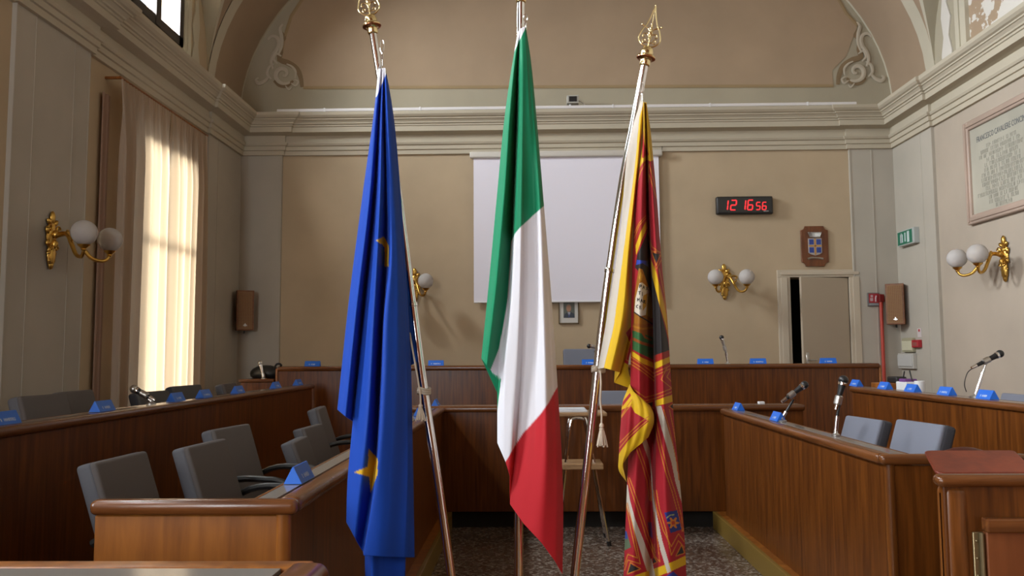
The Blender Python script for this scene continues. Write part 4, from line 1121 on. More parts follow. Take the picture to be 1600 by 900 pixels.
for i in range(nl):
    # illegible small engraved line: strokes of letter size
    mb = MB(); z = zt - 0.37 - i * H / nl * 0.98; y = y1_ - 0.14 - (1.08 - wl[i] * 1.05) / 2; ye = y0_ + 0.14 + (1.08 - wl[i] * 1.05) / 2
    h = 0.042
    while y > ye:
        wch = rnd.choice((0.012, 0.02, 0.026))
        mb.box(XR - 0.033, XR - 0.030, y, y - 0.005, z, z + h)
        if wch > 0.013:
            zz = z + rnd.choice((0, h / 2, h - 0.005)); mb.box(XR - 0.033, XR - 0.030, y, y - wch, zz, zz + 0.005)
            if rnd.random() < 0.6: mb.box(XR - 0.033, XR - 0.030, y - wch + 0.004, y - wch - 0.001, z, z + h)
        y -= wch + 0.013
        if rnd.random() < 0.16: y -= 0.03
    mb.build('engraved_line', M_ENG2, slab)

# things on the upper right bench: packet, mug, tray, black case
yy = yfor(1420, XRO + 0.32)
t = thing('shopping_packet', (XRO + 0.33, yy, ZRO - 0.27), 'small white and purple packet with upright handles behind the upper right bench', 'packet')
p0 = atX(1418, 598, XRO + 0.33); zb0 = ZRO - 0.27
mb = MB(); mb.rbox(XRO + 0.27, XRO + 0.39, p0.y - 0.10, p0.y + 0.10, zb0, p0.z + 0.01, 0.01, 2); mb.build('packet_body', M_WHITE, t)
mb = MB(); mb.rbox(XRO + 0.275, XRO + 0.385, p0.y - 0.07, p0.y + 0.05, p0.z + 0.0, p0.z + 0.035, 0.008, 2); mb.build('purple_top', mat('purple card', (0.16, 0.05, 0.22), 0.5), t)
mb = MB(); mb.tube([(XRO + 0.33, p0.y - 0.09, p0.z + 0.02), (XRO + 0.33, p0.y - 0.05, p0.z + 0.11)], 0.006, 6); mb.tube([(XRO + 0.33, p0.y + 0.09, p0.z + 0.02), (XRO + 0.33, p0.y + 0.05, p0.z + 0.10)], 0.006, 6); mb.build('handle', M_BLACK, t)
p0 = atX(1437, 602, XRO + 0.30)
mb = MB(); mb.lathe([(0.035, 0), (0.04, 0.01), (0.042, p0.z + 0.035 - zb0), (0.038, p0.z + 0.037 - zb0), (0.036, 0.03)], (XRO + 0.30, p0.y, zb0)); tag(mb.build('white_mug', M_WHITE, smooth=True), 'white cup beside the purple and white packet', 'cup')
p0 = atX(1402, 588, XRO + 0.40); yw = p0.y
mb = MB(); mb.rbox(XRO + 0.22, XRO + 0.50, yw - 0.16, yw + 0.16, zb0, p0.z - 0.06, 0.006, 2); tag(mb.build('wooden_box', M_WOODL), 'low wooden box behind the upper right bench by the red pipe', 'box')
mb = MB(); mb.rbox(XRO + 0.34, XRO + 0.44, yw - 0.11, yw + 0.09, p0.z - 0.06, p0.z + 0.0, 0.015, 3); tag(mb.build('black_case', M_BLACK, smooth=True), 'small black case lying on the wooden box', 'case')
p0 = atY(1180, 625, 7.5); mb = MB(); mb.rbox(p0.x - 0.025, p0.x + 0.025, 7.28, 7.34, 1.049, 1.072, 0.005, 2); tag(mb.build('paper_pad', M_WHITE), 'tiny white block on the low central bench', 'paper')

# ================================================================== FOLDING STOOL
YS = 6.72
t = thing('folding_stool', (0.42, YS, 0), 'tall folding stool with two wooden boards and chrome tube legs on the terrazzo', 'stool')
M_PLY = wood('pale plywood', (0.30, 0.17, 0.08), (0.42, 0.26, 0.13), 0.4, (1, 8, 8))
mb = MB(); mb.rbox(0.12, 0.60, YS - 0.17, YS + 0.17, 1.005, 1.035, 0.008, 2); mb.build('top_board', M_PLY, t)
mb = MB(); mb.rbox(0.24, 0.56, YS - 0.24, YS + 0.06, 0.60, 0.645, 0.008, 2); mb.build('shelf_board', M_PLY, t)
for s in (-1, 1):
    yy = YS + s * 0.15
    mb = MB(); mb.tube(resample3([(0.20, yy, 0.01), (0.27, yy, 0.62), (0.31, yy, 0.94), (0.34, yy, 0.99), (0.40, yy, 0.995)], 16), 0.013, 8); mb.build('leg', M_CHROME, t, smooth=True)
    mb = MB(); mb.tube(resample3([(0.60, yy, 0.01), (0.53, yy, 0.42), (0.44, yy, 0.94), (0.41, yy, 0.985), (0.36, yy, 0.995)], 16), 0.013, 8); lg = mb.build('leg', M_CHROME, t, smooth=True)
    mb = MB(); mb.tube([(0.604, yy, 0.0), (0.598, yy, 0.035)], 0.018, 8); mb.build('rubber_foot', M_BLACK, lg, smooth=True)
for xx, zz in ((0.24, 0.35), (0.565, 0.25)):
    mb = MB(); mb.tube([(xx, YS - 0.15, zz), (xx, YS + 0.15, zz)], 0.009, 8); mb.build('cross_bar', M_CHROME, t, smooth=True)
a = atY(893, 636, YS)
mb = MB(); mb.rbox(a.x - 0.13, a.x + 0.12, YS - 0.12, YS + 0.10, 1.035, 1.052, 0.003, 1, 0); mb.rbox(a.x - 0.11, a.x + 0.11, YS - 0.10, YS + 0.10, 1.052, 1.062, 0.003, 1, 0)
tag(mb.build('paper_stack', mat('white paper', (0.60, 0.62, 0.66), 0.6)), 'flat stack of white papers on the folding stool', 'papers')

# ================================================================== FLAGPOLES
YP = 2.86   # plane of the poles; the cloth hangs in front of it
YC = 2.80


def pole(label, pxs, ftop, finial=True):
    P = [atY(x, y, YP) for x, y in pxs]
    d0 = (P[-1] - P[-2]).normalized()
    bot = P[-1] + d0 * ((P[-1].z - 0.22) / -d0.z); P.append(bot)
    t = thing('flagpole', bot, label, 'flagpole', 'chrome flagpoles in one floor stand')
    m = len(P) // 2
    Q = resample3(P[:-1], 20) + [tuple(P[-1])]
    mb = MB(); mb.tube(Q[:11], 0.0135, 20); mb.build('upper_tube', M_CHROME, t, smooth=True)
    mb = MB(); mb.tube(Q[10:], 0.0155, 20); mb.lathe([(0.0155, -0.002), (0.0175, 0), (0.0175, 0.010), (0.0155, 0.014)], Q[10], (Vector(Q[9]) - Vector(Q[10]))); mb.build('lower_tube', M_CHROME, t, smooth=True)
    ax = (P[0] - P[1]).normalized(); top = P[0]
    mb = MB(); mb.lathe([(0.0135, -0.002), (0.017, 0.0), (0.019, 0.004), (0.0185, 0.020), (0.022, 0.024), (0.031, 0.028), (0.033, 0.033), (0.030, 0.038), (0.022, 0.040), (0.0225, 0.05), (0.020, 0.062), (0.013, 0.070), (0.004, 0.073)], top, ax, 24)
    col_ = mb.build('collar', M_GOLDP, t, smooth=True)
    mb = MB(); mb.lathe([(0.0305, 0.0245), (0.034, 0.027), (0.034, 0.0285), (0.0305, 0.0305)], top, ax, 24); mb.build('copper_ring', mat('copper', (0.55, 0.22, 0.10), 0.25, 1.0), col_, smooth=True)
    side = ax.cross(Vector((0, 1, 0))).normalized(); side = side if side.x > 0 else -side
    def F2(u, v): return top + side * u + ax * (0.072 + v)
    mb = MB()
    for s in (-1, 1):
        mb.tube(resample3([F2(0, 0.0), F2(s * 0.018, 0.002), F2(s * 0.036, 0.018), F2(s * 0.038, 0.035), F2(s * 0.028, 0.065), F2(s * 0.020, 0.078), F2(s * 0.010, 0.108), F2(0, 0.152)], 26), 0.0028, 6)
        mb.tube(resample3([F2(0, 0.012), F2(s * 0.010, 0.016), F2(s * 0.020, 0.012), F2(s * 0.024, 0.020), F2(s * 0.018, 0.026), F2(s * 0.013, 0.020)], 14), 0.0024, 6)
        mb.tube(resample3([F2(0, 0.03), F2(s * 0.010, 0.045), F2(s * 0.022, 0.046), F2(s * 0.026, 0.036), F2(s * 0.018, 0.034)], 14), 0.0024, 6)
        mb.tube(resample3([F2(s * 0.002, 0.055), F2(s * 0.012, 0.066), F2(s * 0.020, 0.070), F2(s * 0.034, 0.077)], 10), 0.0022, 6)
        mb.ell(F2(s * 0.035, 0.077), 0.0045, 0.0045, 0.0045, 8, 6)
    mb.tube([F2(0, 0), F2(0, 0.08)], 0.0028, 6); mb.tube([F2(0, 0.08), F2(0, 0.148)], 0.0016, 6)
    for v, r in ((0.03, 0.006), (0.05, 0.008), (0.068, 0.006), (0.084, 0.0045)): mb.ell(F2(0, v), r, 0.004, r, 10, 7)
    mb.ell(F2(0, 0.153), 0.0022, 0.0022, 0.006, 8, 6)
    mb.build('spear_finial', M_GOLDP, t, smooth=True)
    return t, P


eu, Peu = pole('left chrome flagpole leaning outward behind the blue flag', [(583, 53), (600, 160), (622, 300), (642, 455), (661, 600), (684, 750), (705, 900)], 0)
it, Pit = pole('upright middle chrome flagpole behind the tricolour flag', [(814, 4), (813, 200), (812, 500), (810, 900)], 0)
ve, Pve = pole('right chrome flagpole leaning outward beside the red and yellow flag', [(1007, 103), (988, 205), (970, 300), (942, 500), (926, 650), (898, 900)], 0)

# shared floor stand
cx0 = (Peu[-1].x + Pve[-1].x) / 2
t = thing('flag_stand', (cx0, YP, 0), 'heavy chrome floor stand holding the three flagpoles together', 'flag stand')
mb = MB(); mb.lathe([(0.21, 0), (0.21, 0.012), (0.19, 0.025), (0.06, 0.04), (0.05, 0.06)], (cx0, YP, 0), seg=40); mb.build('base_plate', M_STEEL, t, smooth=True)
mb = MB(); mb.rbox(cx0 - 0.13, cx0 + 0.13, YP - 0.03, YP + 0.03, 0.05, 0.11, 0.012, 3); mb.build('holder_block', M_STEEL, t, smooth=True)
for P in (Peu, Pit, Pve):
    d0 = (P[-2] - P[-1]).normalized(); q = P[-1]; lo = q - d0 * ((q.z - 0.09) / d0.z)
    mb = MB(); mb.tube([lo, q - d0 * 0.001], 0.021, 16); mb.build('pole_socket', M_STEEL, t, smooth=True)


# ================================================================== FLAG CLOTH
def in_poly(poly, X, Y):
    inside = np.zeros(X.shape, bool); n = len(poly); j = n - 1
    for i in range(n):
        xi, yi = poly[i]; xj, yj = poly[j]
        if yi != yj:
            c = ((yi > Y) != (yj > Y)) & (X < (xj - xi) * (Y - yi) / (yj - yi) + xi)
            inside ^= c
        j = i
    return inside


def near_line(pts, X, Y, w):
    m = np.zeros(X.shape, bool)
    for (x0, y0), (x1, y1) in zip(pts[:-1], pts[1:]):
        dx, dy = x1 - x0, y1 - y0; L = dx * dx + dy * dy + 1e-9
        t = np.clip(((X - x0) * dx + (Y - y0) * dy) / L, 0, 1)
        m |= (X - x0 - t * dx) ** 2 + (Y - y0 - t * dy) ** 2 < w * w
    return m


M_CLOTH = bpy.data.materials.new('flag cloth'); M_CLOTH.use_nodes = True
nt = M_CLOTH.node_tree; b_ = nt.nodes['Principled BSDF']; at_ = nt.nodes.new('ShaderNodeVertexColor'); at_.layer_name = 'dye'
nt.links.new(at_.outputs[0], b_.inputs['Base Color']); b_.inputs['Roughness'].default_value = 0.6; b_.inputs['Specular IOR Level'].default_value = 0.25
b_.inputs['Sheen Weight'].default_value = 0.08
tl = nt.nodes.new('ShaderNodeBsdfTranslucent'); mx = nt.nodes.new('ShaderNodeMixShader'); mx.inputs[0].default_value = 0.18
nt.links.new(at_.outputs[0], tl.inputs[0]); nt.links.new(b_.outputs[0], mx.inputs[1]); nt.links.new(tl.outputs[0], mx.inputs[2])
nt.links.new(mx.outputs[0], nt.nodes['Material Output'].inputs[0])
n_ = nz(M_CLOTH, nscale=9, detail=3, scale=(1, 1, 0.35)); bump(M_CLOTH, n_.outputs[0], 0.12, 0.01)


def flag(name, label, patches, paint, nv=420, per=16, seed=1):
    t = thing(name, atY(patches[0][0][0][0], patches[0][0][0][1], YP), label, 'flag', 'flags on the chrome poles')
    base = Vector(t.location); V = []; Fc = []; C = []; off = 0
    rng = np.random.RandomState(seed)
    for patch in patches:
        K = len(patch); S = np.stack([resample(k, nv) for k in patch])       # K, nv, 3
        nu = (K - 1) * per + 1; out = np.zeros((nu, nv, 3))
        for i in range(nu):
            s = i / per; k = min(int(s), K - 2); f = s - k
            p0 = S[max(k - 1, 0)] if k > 0 else 2 * S[0] - S[1]; p1 = S[k]; p2 = S[k + 1]; p3 = S[k + 2] if k + 2 < K else 2 * S[-1] - S[-2]
            cr_ = 0.5 * ((2 * p1) + (-p0 + p2) * f + (2 * p0 - 5 * p1 + 4 * p2 - p3) * f * f + (-p0 + 3 * p1 - 3 * p2 + p3) * f**3)
            ln = p1 * (1 - f) + p2 * f
            out[i] = ln; out[i, :, 2] = cr_[:, 2]
        # soft long ripples
        vv = np.linspace(0, 1, nv)[None, :]; uu = np.linspace(0, K, nu)[:, None]
        amp = 0.004 * np.clip(vv * 3, 0, 1)
        out[:, :, 2] += amp * (np.sin(uu * 4.1 + vv * 5 + seed) * 0.6 + np.sin(vv * 15 + uu * 1.3) * 0.12)
        X = out[:, :, 0]; Y = out[:, :, 1]; D = out[:, :, 2]
        Yw = YC + D
        rx = fw.x + cr.x * (X - 800) / F - cu.x * (Y - 450) / F
        ry = fw.y + cr.y * (X - 800) / F - cu.y * (Y - 450) / F
        rz = fw.z + cr.z * (X - 800) / F - cu.z * (Y - 450) / F
        k_ = Yw / ry
        W3 = np.stack([rx * k_, Yw, 1.5 + rz * k_], -1) - np.array(base)
        V.append(W3.reshape(-1, 3)); C.append(paint(X, Y).reshape(-1, 3))
        a = (np.arange(nu - 1)[:, None] * nv + np.arange(nv - 1)[None, :]).reshape(-1) + off
        Fc.append(np.stack([a, a + 1, a + nv + 1, a + nv], -1)); off += nu * nv
    V = np.concatenate(V); Fc = np.concatenate(Fc); C = np.concatenate(C)
    me = bpy.data.meshes.new(name); me.vertices.add(len(V)); me.vertices.foreach_set('co', V.ravel())
    me.loops.add(len(Fc) * 4); me.loops.foreach_set('vertex_index', Fc.ravel()); me.polygons.add(len(Fc))
    me.polygons.foreach_set('loop_start', np.arange(len(Fc)) * 4); me.polygons.foreach_set('use_smooth', np.ones(len(Fc), bool)); me.update(); me.validate()
    ca = me.color_attributes.new('dye', 'FLOAT_COLOR', 'POINT'); ca.data.foreach_set('color', np.c_[C, np.ones(len(C))].ravel())
    me.materials.append(M_CLOTH)
    o = bpy.data.objects.new('flag_cloth', me); col.objects.link(o); o.parent = t
    so = o.modifiers.new('thickness', 'SOLIDIFY'); so.thickness = 0.0012
    return t


WHITE = np.array((0.80, 0.79, 0.84)); CREAM = np.array((0.54, 0.48, 0.41)); YEL = np.array((0.66, 0.41, 0.01)); RED = np.array((0.42, 0.010, 0.014))
CRI = np.array((0.36, 0.012, 0.022)); BLK = np.array((0.022, 0.018, 0.018)); EUB = np.array((0.006, 0.065, 0.46)); GRN = np.array((0.008, 0.26, 0.12))


def fill(C, m, c): C[m] = c


# ---- European flag
def paint_eu(X, Y):
    C = np.tile(EUB, X.shape + (1,)); wob = 0
    fill(C, (Y < 152) & (X < 604.5 - 15.5 * (Y - 113) / 37), WHITE)
    fill(C, near_line([(575, 872), (586, 890), (632, 962)], X, Y, 0.5), EUB)
    ST = np.array((0.72, 0.45, 0.02))
    fill(C, in_poly([(587, 376), (600, 369.5), (607.5, 384), (607, 417), (601, 416), (601, 386), (597, 382)], X, Y), ST)
    fill(C, in_poly([(576, 700), (590, 717), (590, 740), (579, 771), (577, 745), (553, 738), (575, 729)], X, Y), ST)
    for off_ in (4,): pass
    return C


H0 = [(594, 100, .05), (618, 250, .05), (636, 430, .05), (652, 565, .04)]
A1 = [(591, 108, .03), (587, 150, .0), (567, 300, .0), (545, 470, .0), (527, 640, .0)]
A2 = [(594, 107, .0), (590, 160, -.02), (578, 300, -.05), (557, 480, -.06), (540, 651, -.05)]
A3 = [(596, 107, .01), (593, 160, .0), (585, 300, .01), (568, 480, .015), (551, 658, .01)]
B1 = [(597, 107, .01), (594, 160, .0), (587, 300, -.01), (568, 500, -.01), (552, 662, -.01), (543, 750, -.01), (541, 816, -.005)]
B2 = [(599, 106, .0), (597, 160, -.03), (594, 300, -.07), (584, 500, -.08), (574, 660, -.075), (560, 780, -.06), (553, 838, -.05)]
C1 = [(600, 106, .0), (600, 160, .0), (603, 300, -.02), (601, 420, .0), (592, 600, .01), (585, 740, .0), (567, 862, -.01)]
D1 = [(601, 106, .0), (602, 160, -.02), (605, 300, -.04), (609, 400, -.06), (600, 500, -.08), (597, 600, -.09), (588, 740, -.09), (568, 868, -.08)]
D2 = [(602, 107, -.01), (605, 160, -.03), (613, 300, -.05), (618, 400, -.06), (617, 600, -.075), (608, 740, -.075), (600, 870, -.07)]
D3 = [(603, 108, .0), (610, 160, -.01), (620, 300, -.02), (630, 430, -.02), (636, 600, -.02), (637, 740, -.02), (632, 871, -.02)]
D4 = [(603, 109, .02), (612, 160, .01), (626, 300, .01), (637, 470, .01), (641, 540, .015), (645, 700, .02), (648, 871, .02)]
E1 = [(600, 115, .03), (590, 300, .04), (580, 600, .04), (570, 868, .03), (572, 965, .03)]
E2 = [(601, 115, .01), (598, 300, .02), (590, 600, .01), (582, 868, -.01), (586, 975, -.01)]
E3 = [(602, 115, .03), (608, 300, .04), (606, 600, .04), (600, 868, .02), (603, 970, .01)]
E4 = [(603, 115, .04), (618, 300, .05), (626, 600, .05), (634, 868, .04), (631, 955, .04)]
fe = flag('european_flag', 'dark blue flag with yellow stars hanging in folds from the left pole', [[H0, A1, A2, A3], [A3, B1, B2, C1, D1, D2, D3, D4], [E1, E2, E3, E4]], paint_eu, nv=520, seed=2)


# ---- Italian flag
def paint_it(X, Y):
    C = np.tile(GRN, X.shape + (1,))
    bx = [-999, 778, 781, 786, 792, 797, 805, 825, 850, 870]; 
    # white area of the front panel
    white = in_poly([(852, 320), (838, 332), (825, 344), (812, 356), (804, 366), (798.5, 378), (796, 420), (792.5, 470), (786, 510), (779.5, 545), (766, 579), (783, 592), (770, 700), (776, 760), (900, 760), (900, 300)], X, Y)
    fill(C, white, WHITE)
    red = in_poly([(874, 600), (866, 613), (858, 628), (846, 645), (833, 660), (818, 676), (806, 694), (797, 710), (789, 723), (780, 740), (780, 920), (900, 920), (900, 590)], X, Y)
    fill(C, red, np.array((0.56, 0.018, 0.028)))
    fill(C, (Y < 82) & (X < 821 - 17 * (Y - 44) / 36), WHITE)
    return C


g0 = [(814, 44, .05), (813, 300, .05), (812, 690, .05)]
g1 = [(809, 50, .03), (803, 84, .0), (790, 170, .0), (777, 300, .0), (764, 440, .0), (752, 560, .0)]
g2 = [(811, 48, .01), (806, 84, -.02), (797, 170, -.05), (788, 300, -.06), (775, 450, -.06), (761, 572, -.05)]
g3 = [(812, 46, .0), (809, 84, .0), (805, 170, .0), (800, 300, .01), (797, 380, .015), (791, 470, .01), (779, 545, .01), (777, 588, .01)]
g3b = [(813, 45, .0), (810, 84, .01), (807, 170, .02), (802, 300, .025), (799, 380, .02), (794, 470, .015), (784, 560, .0), (780, 620, .0), (777, 692, .0)]
g4 = [(814, 44, .0), (812, 84, -.02), (810, 170, -.03), (806, 300, -.045), (803, 380, -.05), (799, 470, -.05), (791, 570, -.045), (788, 640, -.04), (790, 722, -.03)]
g5 = [(815, 44, -.01), (815, 84, -.035), (815, 170, -.05), (813, 300, -.065), (811, 470, -.065), (806, 600, -.05), (801, 680, -.04), (797, 745, -.02)]
g5b = [(816, 43, -.01), (818, 84, -.035), (819, 170, -.045), (819, 300, -.05), (819, 470, -.04), (814, 600, -.02), (803, 720, -.0), (797, 788, .0)]
g6 = [(818, 42, -.01), (822, 84, -.03), (826, 170, -.04), (832, 300, -.03), (836, 470, -.03), (836, 600, -.035), (828, 740, -.04), (818, 818, -.03)]
g7 = [(820, 42, -.01), (825, 84, -.02), (831, 170, -.03), (841, 300, -.045), (848, 470, -.06), (852, 600, -.07), (853, 740, -.065), (846, 848, -.05)]
g8 = [(821, 42, .0), (827, 84, -.01), (835, 170, -.02), (847, 300, -.03), (858, 470, -.03), (865, 600, -.03), (869, 740, -.03), (868, 878, -.03)]
g9 = [(822, 43, .02), (829, 90, .01), (838, 180, .01), (850, 322, .01), (862, 470, .01), (871, 600, .01), (880, 780, .01), (879, 897, .01)]
fi = flag('italian_flag', 'green white and red tricolour flag hanging in the middle', [[g0, g1, g2, g3, g3b, g4, g5, g5b, g6, g7, g8, g9]], paint_it, nv=1000, seed=5)


# ---- Veneto flag
def paint_ve(X, Y):
    C = np.tile(CRI, X.shape + (1,)); OR = np.array((0.55, 0.20, 0.02))
    P = lambda pts, c: fill(C, in_poly(pts, X, Y), c)
    L = lambda pts, w=0.65, c=None: fill(C, near_line(pts, X, Y, w), OR if c is None else c)
    DR = np.array((0.34, 0.02, 0.012))
    # top yellow field
    P([(990, 150), (1030, 150), (1030, 246), (1017, 252), (1010, 250), (1003, 256), (996, 270), (988, 300), (980, 300)], YEL)
    P([(1004.5, 205), (1006, 222), (1014, 241), (1006, 247), (1003, 246)], RED); L([(1005, 205), (1007, 225), (1013, 240), (1006, 246)], .6)
    L([(996, 285), (1001, 268), (1008, 256)]); L([(993, 292), (999, 262), (1006, 252)]); L([(1012, 285), (1014, 256), (1024, 292)]); L([(1012, 300), (1014, 272), (1026, 310)])
    # upper decorated border of the medallion, left pleat
    P([(988, 385), (995, 350), (1008, 338), (1011, 350), (1003, 370), (994, 395), (990, 402)], DR)
    P([(993, 384), (1001, 362), (1010, 345), (1011.5, 356), (1002, 376), (994, 399)], YEL)
    for d in (0, 4): L([(991, 372 - d * 2), (999, 352 - d), (1009, 341 - d)], .6)
    # black ground of medallion left pleat
    P([(1012, 362), (1005, 378), (996, 397), (992, 418), (998, 424), (1018, 470), (1019, 420)], BLK)
    P([(995, 406), (1012, 408), (1014, 418), (1004, 411), (994, 414)], np.array((0.03, 0.06, 0.40)))
    P([(998, 419), (1004, 421), (1010, 438), (1019, 462), (1019, 506), (990, 508), (990, 470)], np.array((0.34, 0.13, 0.01)))
    P([(1001, 424), (1005, 430), (1002, 440), (998, 434)], np.array((0.50, 0.24, 0.02)))
    P([(999, 443), (1003, 441), (1013, 450), (1014, 462), (1009, 492), (1001, 494), (991, 487), (993, 466)], np.array((0.66, 0.60, 0.50)))
    P([(1013, 458), (1019, 468), (1019, 498), (1009, 492)], np.array((0.45, 0.27, 0.03)))
    P([(1005, 462), (1012, 458), (1010, 478), (1004, 486)], np.array((0.55, 0.30, 0.03)))
    def letters(rows, x0, y0, dx, dy, h=4.6):
        G = {'P': [[(0, 1), (0, 0), (.7, 0), (.7, .5), (0, .5)]], 'A': [[(0, 1), (.4, 0), (.8, 1)], [(.2, .6), (.6, .6)]], 'X': [[(0, 0), (.8, 1)], [(.8, 0), (0, 1)]], 'T': [[(0, 0), (.8, 0)], [(.4, 0), (.4, 1)]],
             'I': [[(.3, 0), (.3, 1)]], 'B': [[(0, 0), (.6, .2), (0, .5), (.7, .75), (0, 1), (0, 0)]], 'M': [[(0, 1), (0, 0), (.4, .6), (.8, 0), (.8, 1)]], 'R': [[(0, 1), (0, 0), (.7, .2), (0, .5), (.7, 1)]], 'C': [[(.7, 0), (0, .3), (0, .8), (.7, 1)]], 'E': [[(.7, 0), (0, 0), (0, 1), (.7, 1)], [(0, .5), (.5, .5)]]}
        for r, s in enumerate(rows):
            for i, ch in enumerate(s):
                for st in G[ch]:
                    L([(x0 + dx * r + i * 4.9 + u * 3.6, y0 + dy * r + i * 1.6 + v * h) for u, v in st], .62, BLK)
    letters(['PAX', 'TI', 'MAR', 'CE'], 999.5, 445, -1.7, 10.5)
    L([(991, 488), (1001, 495), (1010, 500), (1019, 506)], 1.0, BLK)
    P([(989, 505), (1019, 508), (1020, 528), (989, 518)], np.array((0.30, 0.10, 0.01))); L([(990, 510), (1004, 514), (1019, 512)], 1.6, np.array((0.42, 0.17, 0.01)))
    P([(988, 516), (1020, 527), (1021, 562), (1008, 556), (988, 546)], np.array((0.03, 0.12, 0.035)))
    L([(990, 530), (1003, 536), (1020, 541)], 2.2, np.array((0.28, 0.07, 0.01))); L([(1004, 520), (1008, 527), (1017, 531)], 1.5, np.array((0.36, 0.09, 0.01)))
    # medallion lower border left pleat
    P([(986, 544), (1004, 556), (1021, 562), (1023, 596), (1004, 584), (986, 572)], DR)
    P([(987, 548), (1003, 559), (1020, 566), (1021, 575), (1004, 568), (987, 556)], YEL)
    for d in (0, 6, 11): L([(986, 558 + d), (1003, 569 + d), (1022, 584 + d)])
    # right pleat, medallion
    P([(1014, 395), (1026, 440), (1040, 500), (1049, 545), (1049, 562), (1022, 585), (1020, 500), (1016, 440)], DR)
    P([(1016, 402), (1023, 420), (1032, 448), (1040, 480), (1047, 525), (1046, 535), (1040, 508), (1030, 475), (1019, 432)], YEL)
    P([(1016, 420), (1020, 436), (1028, 468), (1036, 500), (1042, 524), (1046, 547), (1021, 556), (1019, 480)], BLK)
    L([(1013, 363), (1018, 385), (1033, 396)]); L([(1014, 375), (1017, 391), (1034, 401)]); L([(1033, 394), (1018, 392), (1025, 415), (1033, 397)], .68)
    P([(1019, 395), (1031, 397), (1025.5, 411)], BLK); L([(1026, 420), (1034, 405), (1036, 430), (1044, 500)]); L([(1023, 415), (1029, 440), (1040, 484)], .6); L([(1030, 420), (1038, 460), (1044, 520)], .6)
    P([(1022, 567), (1047, 557), (1049, 565), (1023, 577)], YEL)
    for d in (0, 5): L([(1022, 583 + d), (1048, 571 + d)])
    L([(1043, 573), (1033, 593), (1049, 606)], .68); L([(1048, 577), (1042, 589), (1050, 597)], .68); P([(1052, 583), (1048, 588), (1052, 594)], BLK)
    # V lines and yellow band
    for d in (0, 5.5): L([(985, 605 + d), (997, 613 + d), (1008, 621 + d), (1024, 617 + d), (1052, 606 + d)], .75)
    P([(1023, 626), (1052, 616), (1053, 627), (1024, 635)], YEL); P([(1012, 630), (1020, 628), (1019, 636)], BLK); L([(1010, 630), (1020, 627)], .6); L([(1010, 630), (1021, 638)], .6)
    P([(1047, 635), (1054, 629), (1054, 641)], BLK); L([(1045, 635), (1054, 628)], .6); L([(1045, 635), (1056, 643)], .6)
    # cream bands of the lower tails
    P([(1025, 635), (1033, 634), (1041, 660), (1051, 695), (1058, 730), (1063, 758), (1067, 790), (1062, 776), (1055, 752), (1049, 722), (1040, 692), (1031, 660)], CREAM)
    P([(1003, 690), (1010, 686), (1015, 700), (1018, 730), (1021, 776), (1028, 812), (1035, 845), (1049, 893), (1043, 896), (1032, 860), (1024, 824), (1019, 780), (1017, 740), (1013, 718)], CREAM)
    P([(977, 756), (981, 758), (984, 780), (992, 810), (1004, 840), (1016, 872), (1022, 902), (1014, 902), (1001, 862), (989, 822), (979, 790)], CREAM)
    # fine lines along the tails
    for d in (0, 4.5):
        L([(979 + d, 742 + d), (984 + d, 760), (996 + d, 795), (1010 + d, 840), (1022 + d * .4, 868 - d)], .68)
        L([(994 + d, 700), (1004 + d, 728), (1011 + d, 752), (1015 + d * .6, 782)], .68)
        L([(1021 + d * .8, 655), (1030 + d, 700), (1040 + d, 738), (1050 + d, 768), (1060 + d, 805), (1066 + d * .4, 830)], .68)
        L([(1037 + d * 2, 640), (1046 + d * 1.4, 670), (1056 + d, 715), (1061 + d, 750)], .7)
        L([(1021 + d, 766), (1026 + d, 795), (1036 + d, 828), (1049, 854 + d * 3), (1060, 834 + d * 2.4), (1069, 846 + d * 2)], .72)
        L([(978 + d * .5, 786), (986 + d, 830), (996 + d, 872 + d * 2), (981, 866 + d * 2), (976, 882 + d * 2)], .72)
        L([(1018 + d, 850), (1021 + d * .5, 866 + d), (1031, 878), (1022, 800 + d)], .5)
    P([(981, 896), (985, 881), (999, 889)], BLK); L([(980, 897), (985, 879), (1001, 889), (980, 897)], .7)
    P([(1057, 868), (1065, 853), (1069, 864)], BLK); L([(1056, 869), (1065, 851), (1070, 864), (1056, 869)], .7)
    P([(1020, 880), (1021, 871), (1026, 878)], BLK); L([(1020, 882), (1027, 878), (1021, 869)], .6)
    # small coat squares
    P([(1038, 801), (1058, 797), (1065, 827), (1048, 833)], np.array((0.02, 0.035, 0.22)))
    fl = np.array((0.62, 0.22, 0.03)); ang = np.arctan2(Y - 817, X - 1052); rr = np.hypot(X - 1052, Y - 817)
    fill(C, rr < 7 + 2.5 * np.cos(6 * ang), fl); fill(C, rr < 3, np.array((0.45, 0.05, 0.02))); L([(1042, 809), (1047, 805), (1053, 804)], .9, np.array((0.30, 0.35, 0.15)))
    P([(975, 829), (979, 830), (986, 855), (976, 860)], np.array((0.10, 0.14, 0.08))); P([(975, 829), (979, 830), (981, 842), (975, 842)], np.array((0.03, 0.05, 0.25)))
    P([(1012, 816), (1018, 816), (1020, 842), (1014, 836)], np.array((0.10, 0.03, 0.12)))
    # lowest yellow band
    P([(990, 900), (1010, 893), (1035, 884), (1055, 876), (1075, 866), (1076, 880), (1050, 892), (1030, 900), (1010, 905)], YEL)
    P([(1042, 899), (1052, 893), (1060, 900), (1056, 912), (1042, 912)], np.array((0.03, 0.04, 0.25))); P([(1020, 912), (1040, 905), (1050, 940), (1020, 940)], RED)
    P([(1013, 880), (1018, 872), (1024, 900), (1015, 905)], CREAM); P([(1034, 850), (1049, 893), (1043, 896), (1031, 857)], CREAM)
    return C


